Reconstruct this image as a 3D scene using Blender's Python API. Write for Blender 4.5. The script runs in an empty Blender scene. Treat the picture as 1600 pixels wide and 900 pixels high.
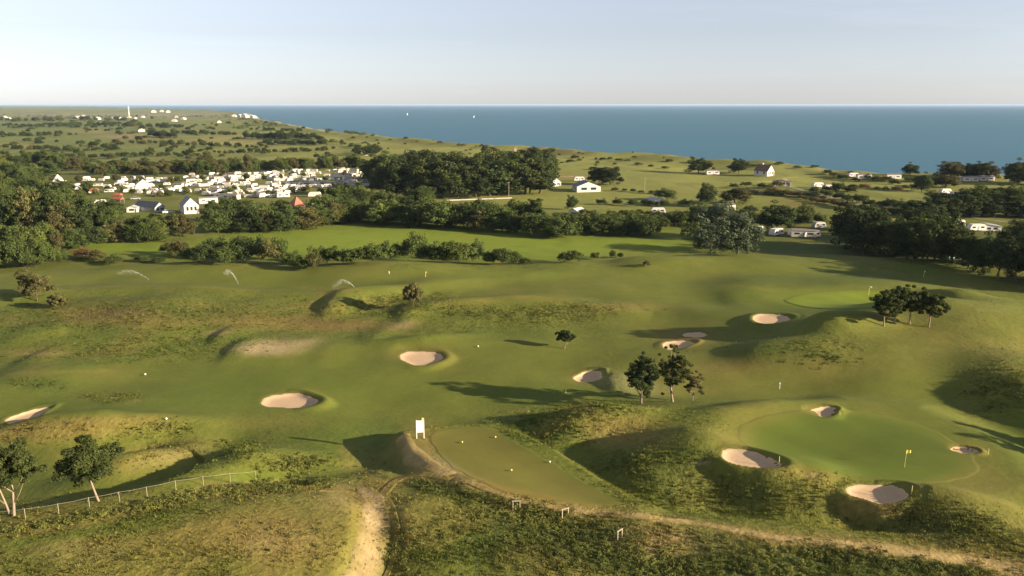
import bpy, math, random
import numpy as np
from mathutils import Vector
R = math.radians
sc = bpy.context.scene
COL = sc.collection
# ---------------------------------------------------------------- camera, world, sun, exposure
CAMZ, HFOV, PITCH = 40.0, 65.0, 12.86
cam_d = bpy.data.cameras.new('camera'); cam = bpy.data.objects.new('camera', cam_d); COL.objects.link(cam)
cam.location = (0, 0, CAMZ); cam.rotation_euler = (R(90 - PITCH), 0, 0)
cam_d.sensor_width = 36; cam_d.lens = 18 / math.tan(R(HFOV / 2)); cam_d.clip_start = 1; cam_d.clip_end = 90000
sc.camera = cam
SUN_EL, SUN_AZ = 14.8, 108.0            # azimuth clockwise from +Y (the view direction)
w = bpy.data.worlds.new('World'); sc.world = w; w.use_nodes = True
nt = w.node_tree; bg = nt.nodes['Background']
sky = nt.nodes.new('ShaderNodeTexSky'); sky.sky_type = 'NISHITA'; sky.sun_disc = False
sky.sun_elevation = R(SUN_EL); sky.sun_rotation = R(SUN_AZ); sky.altitude = 0
sky.air_density = 1.0; sky.dust_density = .3; sky.ozone_density = 2.5
hsv = nt.nodes.new('ShaderNodeHueSaturation'); hsv.inputs['Saturation'].default_value = .34        # thin high haze pales the sky
tint = nt.nodes.new('ShaderNodeMix'); tint.data_type = 'RGBA'; tint.blend_type = 'MULTIPLY'; tint.inputs[0].default_value = 1; tint.inputs[7].default_value = (.93, .952, 1.06, 1)
nt.links.new(sky.outputs[0], hsv.inputs['Color']); nt.links.new(hsv.outputs[0], tint.inputs[6]); 
tc = nt.nodes.new('ShaderNodeTexCoord'); mp = nt.nodes.new('ShaderNodeMapping'); mp.inputs['Rotation'].default_value = (0, R(5), R(20)); mp.inputs['Scale'].default_value = (1.2, 2.2, 16)
ci = nt.nodes.new('ShaderNodeTexNoise'); ci.inputs['Scale'].default_value = 2.2; ci.inputs['Detail'].default_value = 7; ci.inputs['Roughness'].default_value = .62; ci.inputs['Distortion'].default_value = .5
cr = nt.nodes.new('ShaderNodeMapRange'); cr.inputs[1].default_value = .54; cr.inputs[2].default_value = .80; cr.inputs[3].default_value = 0; cr.inputs[4].default_value = .06      # thin cirrus
cm = nt.nodes.new('ShaderNodeMix'); cm.data_type = 'RGBA'; cm.inputs[7].default_value = (9.0, 9.2, 9.8, 1)
nt.links.new(tc.outputs['Generated'], mp.inputs[0]); nt.links.new(mp.outputs[0], ci.inputs['Vector']); nt.links.new(ci.outputs['Fac'], cr.inputs[0]); nt.links.new(cr.outputs[0], cm.inputs[0])
nt.links.new(tint.outputs[2], cm.inputs[6]); nt.links.new(cm.outputs[2], bg.inputs[0]); bg.inputs[1].default_value = 0.0575
sun_d = bpy.data.lights.new('sun', 'SUN'); sun_d.energy = 4.6; sun_d.angle = R(0.6); sun_d.color = (1.0, 0.85, 0.63)
sun = bpy.data.objects.new('sun', sun_d); COL.objects.link(sun)
sdir = Vector((math.sin(R(SUN_AZ)) * math.cos(R(SUN_EL)), math.cos(R(SUN_AZ)) * math.cos(R(SUN_EL)), math.sin(R(SUN_EL))))
sun.rotation_euler = sdir.to_track_quat('Z', 'Y').to_euler()
sc.view_settings.view_transform = 'Standard'; sc.view_settings.look = 'None'
sc.view_settings.exposure = 1.60; sc.view_settings.gamma = 1.0
sc.cycles.use_denoising = True
sc.cycles.max_bounces = 5; sc.cycles.diffuse_bounces = 2; sc.cycles.volume_bounces = 0; sc.cycles.transparent_max_bounces = 8
SEA = -8.0
# ---------------------------------------------------------------- pixel (1600x900) to world
F = 800 / math.tan(R(HFOV / 2)); CP, SP = math.cos(R(PITCH)), math.sin(R(PITCH))
def ray(px, py):
    a = (np.asarray(px, float) - 800) / F; b = (450 - np.asarray(py, float)) / F
    return a, CP + b * SP, -SP + b * CP          # x, y, z per unit of axial depth
def flat(px, py, z=0.0):
    x, y, dz = ray(px, py); t = (z - CAMZ) / dz
    return x * t, y * t
def to_px(x, y, z):
    dz = z - CAMZ; d = y * CP - dz * SP; v = y * SP + dz * CP
    return 800 + F * x / d, 450 - F * v / d
# ---------------------------------------------------------------- noise
def _h(ix, iy, s):
    h = (ix.astype(np.int64) * 374761393 + iy.astype(np.int64) * 668265263 + s * 974711) & 0xffffffff
    h = ((h ^ (h >> 13)) * 1274126177) & 0xffffffff
    return (h ^ (h >> 16)) & 0xffffffff
def perlin(x, y, s=0):
    ix, iy = np.floor(x), np.floor(y); fx, fy = x - ix, y - iy
    u = fx * fx * fx * (fx * (fx * 6 - 15) + 10); v = fy * fy * fy * (fy * (fy * 6 - 15) + 10)
    def g(a, b):
        th = _h(ix + a, iy + b, s) * (2 * math.pi / 4294967296.0)
        return np.cos(th) * (fx - a) + np.sin(th) * (fy - b)
    n0 = g(0, 0) * (1 - u) + g(1, 0) * u; n1 = g(0, 1) * (1 - u) + g(1, 1) * u
    return (n0 * (1 - v) + n1 * v) * 1.5
def fbm(x, y, wl, o=3, s=0):
    t = 0; a = 1.0
    for k in range(o):
        t = t + a * perlin(x / wl + 17.3 * k, y / wl - 9.1 * k, s + k); a *= .5; wl *= .5
    return t
def sstep(a, b, x):
    t = np.clip((x - a) / (b - a), 0, 1); return t * t * (3 - 2 * t)
def seg_dist(x, y, P, vals=None, closed=False):
    """distance to a polyline, side (+ = left of direction), value interpolated along it"""
    P = np.asarray(P, float); n = len(P); best = np.full(x.shape, 1e18); side = np.zeros(x.shape); val = np.zeros(x.shape)
    for i in range(n if closed else n - 1):
        a, b = P[i], P[(i + 1) % n]; d = b - a; L = d @ d + 1e-9
        t = np.clip(((x - a[0]) * d[0] + (y - a[1]) * d[1]) / L, 0, 1)
        dx, dy = x - a[0] - t * d[0], y - a[1] - t * d[1]; q = dx * dx + dy * dy; m = q < best
        best = np.where(m, q, best); side = np.where(m, d[0] * dy - d[1] * dx, side)
        if vals is not None: val = np.where(m, vals[i] + (vals[(i + 1) % n] - vals[i]) * t, val)
    return np.sqrt(best), np.sign(side), val
def inside(x, y, P):
    c = np.zeros(x.shape, bool); n = len(P)
    for i in range(n):
        x1, y1 = P[i]; x2, y2 = P[(i + 1) % n]
        if y1 == y2: continue
        c ^= ((y1 > y) != (y2 > y)) & (x < (x2 - x1) * (y - y1) / (y2 - y1) + x1)
    return c
def smooth_closed(P, n=96):
    P = np.asarray(P, float); m = len(P); out = []
    for i in range(m):
        p0, p1, p2, p3 = P[i - 1], P[i], P[(i + 1) % m], P[(i + 2) % m]
        for k in range(max(2, n // m)):
            t = k / max(2, n // m)
            out.append(.5 * (2 * p1 + (p2 - p0) * t + (2 * p0 - 5 * p1 + 4 * p2 - p3) * t * t + (3 * p1 - p0 - 3 * p2 + p3) * t ** 3))
    return np.array(out)
def smooth_open(P, k=8):
    P = np.asarray(P, float); P = np.vstack([2 * P[0] - P[1], P, 2 * P[-1] - P[-2]]); out = []
    for i in range(1, len(P) - 2):
        p0, p1, p2, p3 = P[i - 1], P[i], P[i + 1], P[i + 2]
        for j in range(k):
            t = j / k
            out.append(.5 * (2 * p1 + (p2 - p0) * t + (2 * p0 - 5 * p1 + 4 * p2 - p3) * t * t + (3 * p1 - p0 - 3 * p2 + p3) * t ** 3))
    out.append(P[-2]); return np.array(out)
# ---------------------------------------------------------------- terrain: shape
coast_px = [(392, 175.5), (398, 181), (430, 186), (470, 193), (520, 200), (600, 207), (700, 213.5), (780, 219), (900, 226), (960, 231),
            (1040, 233), (1100, 238), (1200, 243), (1300, 250), (1400, 258), (1500, 259), (1640, 262)]
cw = [flat(a, b, 3.0) for a, b in coast_px]
c0 = flat(335, 172.6, 0)
COAST = np.array([(-9000., 16500.), (-4700., 9800.), (c0[0], c0[1])] + [(float(a), float(b)) for a, b in cw] + [(900., 260.), (3000., -600.), (6000, -3000)])
edge_px = [(-200, 430), (0, 426), (100, 421), (260, 413), (400, 407), (500, 416), (600, 408), (850, 413), (960, 406), (1050, 400), (1180, 397), (1330, 400), (1480, 404), (1600, 408), (1800, 415)]
_ex, _ey = flat([p[0] for p in edge_px], [p[1] for p in edge_px], .8)
def poly_px(pts, z): return np.array([flat(a, b, z) for a, b in pts])
TEE_PX = [(622, 672), (690, 661), (770, 660), (815, 674), (870, 702), (935, 745), (1010, 792), (1000, 806), (900, 797), (800, 780), (735, 762), (668, 728), (636, 702)]
GREEN_PX = [(1085, 690), (1130, 655), (1210, 634), (1320, 622), (1440, 634), (1530, 672), (1600, 715), (1640, 760), (1560, 790), (1440, 778), (1320, 760), (1220, 748), (1130, 728)]
LEFTD_PX = [(-150, 850), (0, 826), (150, 802), (300, 774), (430, 764), (500, 775), (545, 800), (560, 850), (535, 915), (500, 1000), (-200, 1100)]
SHELF_PX = [(665, 748), (760, 776), (900, 800), (1100, 824), (1350, 854), (1700, 905), (1700, 870), (1350, 835), (1100, 805), (950, 790), (760, 765)]
FORE_PX = [(675, 765), (800, 795), (1000, 822), (1250, 848), (1750, 900), (1900, 1100), (720, 1100), (690, 900), (670, 820)]
TRK_PX = [(500, 752), (590, 738), (660, 745), (700, 765), (690, 800), (640, 812), (560, 800), (505, 785)]
PLATEAUS = [(poly_px(LEFTD_PX, 2.3), 2.3, 3.2), (poly_px(TRK_PX, 1.7), 1.7, 5.0), (poly_px(FORE_PX, 1.1), 1.1, 6.0), (poly_px(SHELF_PX, 2.0), 2.0, 4.0), (poly_px(TEE_PX, 2.3), 2.3, 2.6), (poly_px(GREEN_PX, 2.0), 2.0, 7.0)]
# crest px x, px y, height, radius across, radius deep, rotation deg, lee factor (left-far side radius)
MOUNDS = [
 (230, 862, 1.6, 26, 12, 0, 1), (60, 850, .8, 14, 9, 10, 1), (440, 835, .8, 9, 8, 20, 1),
 (978, 657, 1.7, 8.5, 4.2, 0, .75), (905, 650, 1.6, 6, 4, 0, .7),
 (1045, 700, 3.1, 7.2, 6.2, 5, .8), (945, 705, -.7, 3.5, 3, 0, 1), (1128, 752, -.6, 3, 4, 0, 1),
 (1215, 739, 1.6, 7, 5.2, -8, .8), (1300, 772, .7, 6, 4, -25, 1), (1345, 800, -.5, 3, 4, 0, 1),
 (1448, 790, 1.2, 7, 3.4, -25, .8), (1550, 815, 1.5, 9, 4.5, -28, .8),
 (1640, 590, 3.2, 11, 10, 0, .95), (1640, 650, 1.5, 5, 8, 0, .8),
 (1405, 500, 3.7, 25, 18, -10, .9), (1525, 495, 3.0, 16, 14, 0, 1), (1300, 519, 2.8, 9, 4.6, 12, .6), (1325, 560, 1.4, 12, 10, 0, .8),
 (1215, 553, 1.7, 8.5, 6, -8, .7), (1095, 560, .9, 10, 9, 0, 1), (1090, 640, 1.6, 12, 7, 0, .8),
 (1480, 461, 1.6, 6, 5, 0, .5), (1560, 470, 1.8, 10, 8, 0, .9),
 (1160, 470, .6, 8, 8, 0, .5), (1110, 486, .7, 8, 7, 0, .7), (1270, 442, 1.8, 25, 10, 0, .8), (1130, 407, 1.4, 25, 9, 0, .6),
 (1010, 405, 1.3, 12, 7, 0, .6), (880, 420, .8, 16, 9, 0, 1), (560, 419, 1.5, 22, 9, 0, .7), (640, 420, .9, 12, 8, 0, .9), (350, 413, .9, 24, 9, 0, .8),
 (522, 473, 1.4, 4.5, 5.5, 0, .5), (575, 462, .8, 7, 5, 0, .8), (640, 484, .9, 4.5, 5, 0, .5), (440, 476, .7, 12, 8, 0, .7),
 (350, 520, .7, 3.5, 4.5, 0, .45), (250, 470, .8, 18, 9, 0, .8), (60, 555, .5, 4, 5, 0, .5), (200, 500, .9, 12, 9, 0, .8), (430, 535, .9, 8, 7, 0, .8),
 (370, 545, .5, 3, 5, 0, .5), (30, 590, .9, 9, 8, 0, .6), (520, 548, .4, 4, 5, 0, .7), (60, 510, 1.0, 6, 6, 0, .7),
 (800, 480, .8, 14, 8, 0, .9), (700, 528, .4, 10, 3, 0, .9), (150, 635, .6, 8, 8, 0, .9),
 (120, 662, 1.0, 13, 3.6, 8, .9), (250, 658, .8, 7, 3.0, 10, .8), (265, 706, -1.0, 9, 6, 25, 1), (450, 722, 1.3, 6, 4, 10, .8), (180, 740, .7, 7, 4, 20, 1),
 (700, 800, .9, 7, 5, 0, .6), (850, 860, .9, 8, 5, 0, .7), (1050, 850, 1.0, 8, 4, -10, .7), (1250, 880, .9, 9, 4, 0, .7),
 (790, 660, .5, 8, 3, 0, .8), (960, 590, .8, 3.4, 5, 0, .5), (700, 640, -.5, 14, 7, 0, 1), (1150, 600, -.3, 14, 8, 0, 1)]
# crest line px, height, width of the sunny flank, width of the lee flank, lee on the left of the direction
RIDGES = [
 ([(170, 719), (190, 711), (238, 698), (288, 684), (330, 668)], [0, 1.8, 2.0, 1.6, 0], 3.4, 3.9),
 ([(262, 755), (282, 747), (328, 735), (372, 715), (412, 690)], [0, 2.3, 2.6, 2.4, 0], 5.0, 6.6),
 ([(655, 905), (648, 840), (628, 790), (600, 765)], [.4, .4, .35, .1], 5.0, 2.4),
 ([(-20, 458), (170, 449), (300, 448), (450, 456), (540, 456), (610, 448), (690, 438), (800, 433)], [.9, 1.3, 1.4, 1.3, 1.6, 1.7, 1.1, .2], 4.5, 7.0),
 ([(100, 474), (260, 472), (400, 477)], [.2, .8, .2], 4.0, 5.0),
 ([(620, 482), (700, 471), (800, 466), (880, 470), (960, 482), (1020, 492)], [.5, 1.2, 1.5, 1.3, .9, .2], 5.0, 6.0),
 ([(640, 497), (580, 530), (660, 527), (740, 520)], [.2, .4, .7, .3], 3.0, 2.0),
 ([(-10, 682), (70, 664), (150, 659)], [.3, .9, .8], 3, 3),
]
_M, _Rg = [], []          # filled once the base relief under each crest is known
# sand bunkers: px centre, px half sizes, rotation in px degrees, depth, lip, label
BUNKERS = [
 (42, 649.5, 35, 8.5, 13, .35, .31, 'long pale tilted sand bunker beside the left picture edge'),
 (452, 626, 41, 12.5, 0, .4, .49, 'oval sand bunker alone on the open fairway with a dark right lip'),
 (658, 558.5, 35, 10.5, 2, .4, .31, 'crescent sand bunker on the fairway left of the small lone tree'),
 (920, 588, 25, 8, 3, .4, .55, 'small sand bunker half in shade, left of the three tall pines'),
 (1058, 538.5, 24, 7, 0, .35, .49, 'small sand bunker behind the three tall pines, the nearer of a pair'),
 (1086, 523, 18, 4.5, 0, .3, .31, 'thin sliver of a sand bunker behind the three pines, the farther of a pair'),
 (1203, 497.5, 32, 7, 0, .35, .43, 'sand bunker at the foot of the hill left of the four pines'),
 (1289, 642.5, 22, 7.5, -4, .35, .31, 'small oval sand bunker on the far side of the near putting green'),
 (1170, 716, 46, 14.5, -12, .4, .43, 'wide sand bunker on the near left edge of the putting green'),
 (1372, 770, 48, 14.5, -3, .4, .49, 'large sand bunker nearest the camera below the flagstick'),
 (1506, 703, 25, 4.5, -6, .3, .31, 'narrow sand bunker on the right edge of the putting green'),
]
def far_relief(x, y):
    d = np.hypot(x, y)
    return sstep(4500, 12000, d) * (9 + 6 * fbm(x, y, 5200., 2, 71)) + sstep(900, 2600, d) * (3.0 * fbm(x, y, 900., 2, 72))
def H0(x, y):
    x = np.asarray(x, float); y = np.asarray(y, float)
    ang = x / np.maximum(y, 20.); ea = _ex / _ey
    ye = np.interp(ang, ea, _ey)
    s = sstep(0, 26, y - ye)
    golf = 1 - s
    z = -5.0 * s
    z = z + golf * (.55 * perlin(x / 34, y / 34, 3) + .34 * perlin(x / 15, y / 15, 4) + .5 * np.exp(-((y - ye) / 9.) ** 2))
    mid = s * (1 - sstep(1500, 3000, y))
    z = z + mid * (1.0 * perlin(x / 120, y / 120, 5) + .5 * perlin(x / 38, y / 38, 6) * sstep(420, 520, y))
    z = z + s * far_relief(x, y)
    near = y < 330
    if near.any():
        xn, yn = x[near] if near.ndim else x, y[near] if near.ndim else y
        zn = z[near] if near.ndim else z
        xn = np.atleast_1d(xn); yn = np.atleast_1d(yn); zn = np.atleast_1d(zn).copy()
        smo = np.zeros(xn.shape)
        for P, h, e in PLATEAUS:
            bb = (xn > P[:, 0].min() - 3 * e) & (xn < P[:, 0].max() + 3 * e) & (yn > P[:, 1].min() - 3 * e) & (yn < P[:, 1].max() + 3 * e)
            if not bb.any(): continue
            d, _, _ = seg_dist(xn[bb], yn[bb], P, closed=True)
            d = np.where(inside(xn[bb], yn[bb], P), d, -d)
            k = sstep(-e, e * .25, d); zn[bb] = zn[bb] * (1 - k * .85) + h * k
        for mx, my, h, rx, ry, c, s_, lee in _M:
            dx, dy = xn - mx, yn - my
            bb = np.abs(dx) + np.abs(dy) < 4 * max(rx, ry)
            if not bb.any(): continue
            dx, dy = dx[bb], dy[bb]; u = dx * c + dy * s_; v = -dx * s_ + dy * c
            u = np.where(u < 0, u / (rx * lee), u / rx); q = u * u + (v / ry) ** 2
            zn[bb] += h * np.exp(-.75 * q ** 1.35)
        for P, hs, wf, wl in _Rg:
            bb = (xn > P[:, 0].min() - 20) & (xn < P[:, 0].max() + 20) & (yn > P[:, 1].min() - 20) & (yn < P[:, 1].max() + 20)
            if not bb.any(): continue
            d, sd, v = seg_dist(xn[bb], yn[bb], P, hs)
            # fade beyond the ends
            wd = np.where(sd > 0, wl, wf); zn[bb] += v * np.exp(-(d / wd) ** 2 * 1.1)
        dd = np.hypot(xn, yn)
        if near.ndim: z = z.copy(); z[near] = zn
        else: z = zn.reshape(z.shape)
    # coast: dune ridge, beach, sea bed
    cb = y > 200
    d, sd, _ = seg_dist(x, y, COAST)
    land = np.where(sd < 0, d, -d)          # positive inland
    dn = 1 / (1 + np.hypot(x, y) / 2500.)
    ridge = np.exp(-((land - 22) / 26.) ** 2) * (4.2 + 1.5 * perlin(x / 60, y / 60, 8) + 1.2 * perlin(x / 22, y / 22, 9)) + np.exp(-((land - 90) / 60.) ** 2) * (1.6 + 1.8 * perlin(x / 50, y / 50, 10))
    z = z + ridge * sstep(-5, 6, land) * (y > 150)
    k = sstep(14, -34, land)
    return z * (1 - k) + (SEA - 1.2) * k + np.where(k > 0, -sstep(-30, -300, land) * 6, 0)
def crest(a, b, h, cap=9.):
    z = h
    for _ in range(7):
        x, y = flat(a, b, z); z = h + min(cap, float(H0(np.array([x]), np.array([y]))[0]))
    return float(x), float(y)
_m = [(*crest(a, b, h), h, rx, ry, math.cos(R(rot)), math.sin(R(rot)), lee) for a, b, h, rx, ry, rot, lee in MOUNDS]
_r = [(np.array([crest(a, b, hh, .4) for (a, b), hh in zip(P, hs)]), hs, wf, wl) for P, hs, wf, wl in RIDGES]
_r = [(smooth_open(P, 5), list(np.interp(np.linspace(0, len(hs) - 1, 5 * (len(hs) - 1) + 1), range(len(hs)), hs)), wf, wl) for P, hs, wf, wl in _r]
_M, _Rg = _m, _r
_B = []; BZ = {}
for (a, b, ra, rb, rot, dep, lip, lab) in BUNKERS:
    z = 0.
    for _ in range(8):
        bx, by = flat(a, b, z); z = float(H0(np.array([bx]), np.array([by]))[0])
    BZ[lab] = z; bx, by = flat(a, b, z)
    ux, uy = flat(a + ra * math.cos(R(rot)), b - ra * math.sin(R(rot)), z); vx, vy = flat(a + rb * math.sin(R(rot)), b - rb * math.cos(R(rot)), z)
    M = np.array([[ux - bx, vx - bx], [uy - by, vy - by]], float)
    _B.append((float(bx), float(by), M, np.linalg.inv(M), dep, lip, lab, len(_B) * 1.7))
def bwob(th, ph): return 1 + .10 * np.sin(2 * th + ph) + .07 * np.sin(3 * th + 2 * ph) + .03 * np.sin(5 * th + ph)
def H(x, y):
    z = H0(x, y); x = np.asarray(x, float); y = np.asarray(y, float)
    for bx, by, M, Mi, dep, lip, lab, ph in _B:
        L = 2.4 * (abs(M).max())
        m = (np.abs(x - bx) < L) & (np.abs(y - by) < L)
        if not m.any(): continue
        dx, dy = x[m] - bx, y[m] - by; u = Mi[0, 0] * dx + Mi[0, 1] * dy; v = Mi[1, 0] * dx + Mi[1, 1] * dy
        th = np.arctan2(v, u); r = np.hypot(u, v) / bwob(th, ph)
        k = sstep(1.75, 1.05, r); z[m] = z[m] * (1 - k) + BZ[lab] * k
        z[m] += -dep * np.clip(1 - r ** 6, 0, 1) + lip * np.exp(-((r - 1.25) / .24) ** 2) * np.clip(np.cos(th - .1), 0, 1) ** .8
    return z
_T = np.concatenate([np.geomspace(35, 700, 420), np.geomspace(703, 40000, 260)])
def ground(px, py):
    """3D point where the photo's pixel meets the terrain (arrays in, Nx3 out)"""
    px = np.atleast_1d(np.asarray(px, float)); py = np.atleast_1d(np.asarray(py, float))
    a, b, c = ray(px, py); out = np.zeros((len(px), 3))
    x = a[:, None] * _T; y = b[:, None] * _T; z = CAMZ + c[:, None] * _T
    below = z < H(x.ravel(), y.ravel()).reshape(x.shape)
    i = np.argmax(below, 1); i = np.where(below.any(1), i, len(_T) - 1)
    lo, hi = _T[np.maximum(i - 1, 0)], _T[i]
    f = np.linspace(0, 1, 12); t = lo[:, None] + (hi - lo)[:, None] * f
    x = a[:, None] * t; y = b[:, None] * t; z = CAMZ + c[:, None] * t
    hh = H(x.ravel(), y.ravel()).reshape(x.shape); bel = z < hh; j = np.argmax(bel, 1); k = np.arange(len(px))
    return np.stack([x[k, j], y[k, j], hh[k, j]], 1)
# ---------------------------------------------------------------- materials
def mat(name, col=(.5, .5, .5), rough=.85, spec=.2, noise=None, bump=None, metal=0):
    m = bpy.data.materials.new(name); m.use_nodes = True; n = m.node_tree; b = n.nodes['Principled BSDF']
    b.inputs['Base Color'].default_value = (*col, 1); b.inputs['Roughness'].default_value = rough
    b.inputs['Specular IOR Level'].default_value = spec; b.inputs['Metallic'].default_value = metal
    if noise:
        s, lo, hi = noise; tc = n.nodes.new('ShaderNodeTexCoord'); t = n.nodes.new('ShaderNodeTexNoise'); t.inputs['Scale'].default_value = s; t.inputs['Detail'].default_value = 4
        n.links.new(tc.outputs['Object'], t.inputs['Vector'])
        mx = n.nodes.new('ShaderNodeMix'); mx.data_type = 'RGBA'
        mx.inputs[6].default_value = (*[c * lo for c in col], 1); mx.inputs[7].default_value = (*[c * hi for c in col], 1)
        n.links.new(t.outputs['Fac'], mx.inputs[0]); n.links.new(mx.outputs[2], b.inputs['Base Color'])
        if bump:
            bp = n.nodes.new('ShaderNodeBump'); bp.inputs['Strength'].default_value = bump; bp.inputs['Distance'].default_value = .1
            n.links.new(t.outputs['Fac'], bp.inputs['Height']); n.links.new(bp.outputs[0], b.inputs['Normal'])
    return m
def attr_mat(name, lo=.75, hi=1.3, instance=.0, nscale=0, bump=0, rough=.9, spec=.1, transl=0, upn=0):
    """colour from the mesh's own 'col' attribute, fine noise, and a per-object shade"""
    m = bpy.data.materials.new(name); m.use_nodes = True; n = m.node_tree; b = n.nodes['Principled BSDF']
    b.inputs['Roughness'].default_value = rough; b.inputs['Specular IOR Level'].default_value = spec
    at = n.nodes.new('ShaderNodeAttribute'); at.attribute_name = 'col'; out = at.outputs['Color']
    def mul(a_, fac):
        mx = n.nodes.new('ShaderNodeMix'); mx.data_type = 'RGBA'; mx.blend_type = 'MULTIPLY'; mx.inputs[0].default_value = 1
        n.links.new(a_, mx.inputs[6]); n.links.new(fac, mx.inputs[7]); return mx.outputs[2]
    def rng(src, a, c, fr=(0, 1)):
        r = n.nodes.new('ShaderNodeMapRange'); r.inputs[1].default_value = fr[0]; r.inputs[2].default_value = fr[1]; r.inputs[3].default_value = a; r.inputs[4].default_value = c
        n.links.new(src, r.inputs[0]); return r.outputs[0]
    if instance:
        oi = n.nodes.new('ShaderNodeObjectInfo'); out = mul(out, rng(oi.outputs['Random'], 1 - instance, 1 + instance))
    if nscale:
        g = n.nodes.new('ShaderNodeNewGeometry'); ro = n.nodes.new('ShaderNodeAttribute'); ro.attribute_name = 'rough'
        hs = []
        for sc_, amp in ((nscale, 1), (nscale * .22, .8)):
            t = n.nodes.new('ShaderNodeTexNoise'); t.inputs['Scale'].default_value = sc_; t.inputs['Detail'].default_value = 5; t.inputs['Roughness'].default_value = .65
            n.links.new(g.outputs['Position'], t.inputs['Vector']); hs.append(t.outputs['Fac'])
            r1 = rng(t.outputs['Fac'], 1 - .8 * amp * (1 - lo), 1 + .8 * amp * (hi - 1), (.3, .7))
            # strength follows how rough the grass is
            mxf = n.nodes.new('ShaderNodeMix'); mxf.data_type = 'FLOAT'; n.links.new(rng(ro.outputs['Fac'], .3, 1.0), mxf.inputs[0])
            mxf.inputs[2].default_value = 1; n.links.new(r1, mxf.inputs[3]); out = mul(out, mxf.outputs[0])
        bp = n.nodes.new('ShaderNodeBump'); bp.inputs['Distance'].default_value = bump
        ad = n.nodes.new('ShaderNodeMath'); ad.operation = 'ADD'; n.links.new(hs[0], ad.inputs[0])
        m3 = n.nodes.new('ShaderNodeMath'); m3.operation = 'MULTIPLY'; n.links.new(hs[1], m3.inputs[0]); m3.inputs[1].default_value = 2.2
        n.links.new(m3.outputs[0], ad.inputs[1]); n.links.new(ad.outputs[0], bp.inputs['Height'])
        n.links.new(rng(ro.outputs['Fac'], .05, 1.0), bp.inputs['Strength']); n.links.new(bp.outputs[0], b.inputs['Normal'])
    n.links.new(out, b.inputs['Base Color'])
    if upn:                                             # blades scatter light much as the sward they stand in
        g = n.nodes.new('ShaderNodeNewGeometry'); v1 = n.nodes.new('ShaderNodeVectorMath'); v1.operation = 'SCALE'; v1.inputs['Scale'].default_value = 1 - upn; n.links.new(g.outputs['Normal'], v1.inputs[0])
        v2 = n.nodes.new('ShaderNodeVectorMath'); v2.operation = 'ADD'; v2.inputs[1].default_value = (0, 0, upn); n.links.new(v1.outputs[0], v2.inputs[0])
        v3 = n.nodes.new('ShaderNodeVectorMath'); v3.operation = 'NORMALIZE'; n.links.new(v2.outputs[0], v3.inputs[0]); n.links.new(v3.outputs[0], b.inputs['Normal'])
    if transl:
        tr = n.nodes.new('ShaderNodeBsdfTranslucent'); n.links.new(out, tr.inputs[0]); ms = n.nodes.new('ShaderNodeMixShader'); ms.inputs[0].default_value = transl
        o = n.nodes['Material Output']; n.links.new(b.outputs[0], ms.inputs[1]); n.links.new(tr.outputs[0], ms.inputs[2]); n.links.new(ms.outputs[0], o.inputs[0])
    return m
GROUND = attr_mat('grassland', .72, 1.34, nscale=1.6, bump=.22)
TURF = attr_mat('mown_turf', .85, 1.15, nscale=1.2, bump=.08)
SANDM = mat('bunker_sand', (.50, .345, .21), .95, .05, (2.2, .86, 1.12), .25)
LEAF = attr_mat('foliage', instance=.28, transl=.18)
LEAFN = attr_mat('pine_foliage', instance=.1, transl=.12)
SCRUB = attr_mat('scrub_leaves', transl=.15, upn=.5)
TUFTM = attr_mat('grass_blades', transl=.25, upn=.75)
BARK = mat('bark', (.10, .075, .05), .95, .1, (1.2, .6, 1.35), .6)
BARKP = mat('pale_pine_bark', (.27, .20, .14), .95, .1, (1.2, .7, 1.25), .6)
M_ = lambda n, c, r=.7, s=.3: mat(n, c, r, s, (1.5, .88, 1.08))
WHITE = M_('white_render', (.66, .60, .52)); CARAV = M_('dulled_panels', (.36, .32, .27)); WHITE2 = M_('cream_panels', (.62, .56, .47)); GREYW = M_('grey_panels', (.34, .34, .33)); TAN = M_('tan_render', (.45, .34, .24))
SLATE = M_('dark_slate', (.06, .065, .075), .5, .5); REDT = M_('red_tiles', (.42, .14, .09)); BROWN = M_('brown_timber', (.16, .10, .065)); WOOD = M_('weathered_timber', (.30, .25, .17))
GLASS = mat('dark_glass', (.03, .04, .05), .15, .6); YEL = M_('yellow_paint', (.75, .6, .16)); WP = M_('white_paint', (.8, .78, .72)); REDP = M_('red_paint', (.36, .10, .06)); BLUEP = M_('blue_grey_paint', (.16, .2, .26)); RUB = M_('tyre_rubber', (.03, .03, .03))
# ---------------------------------------------------------------- mesh helpers
def new_mesh(name, V, Fc, m=None, cols=None, rough=None, smooth=True):
    me = bpy.data.meshes.new(name); V = np.asarray(V, np.float32); Fc = np.asarray(Fc, np.int32); k = Fc.shape[1]
    me.vertices.add(len(V)); me.vertices.foreach_set('co', V.ravel()); me.loops.add(Fc.size); me.loops.foreach_set('vertex_index', Fc.ravel())
    me.polygons.add(len(Fc)); me.polygons.foreach_set('loop_start', np.arange(0, Fc.size, k, dtype=np.int32)); me.polygons.foreach_set('loop_total', np.full(len(Fc), k, np.int32))
    me.polygons.foreach_set('use_smooth', np.full(len(Fc), smooth)); me.update(calc_edges=True)
    if cols is not None:
        c = np.ones((len(V), 4), np.float32); c[:, :3] = cols; a = me.color_attributes.new('col', 'FLOAT_COLOR', 'POINT'); a.data.foreach_set('color', c.ravel())
    if rough is not None:
        a = me.attributes.new('rough', 'FLOAT', 'POINT'); a.data.foreach_set('value', np.asarray(rough, np.float32))
    if m: me.materials.append(m)
    return me
def link(name, me, parent=None, loc=None):
    o = bpy.data.objects.new(name, me); COL.objects.link(o)
    if parent: o.parent = parent
    if loc is not None: o.location = loc
    return o
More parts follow.
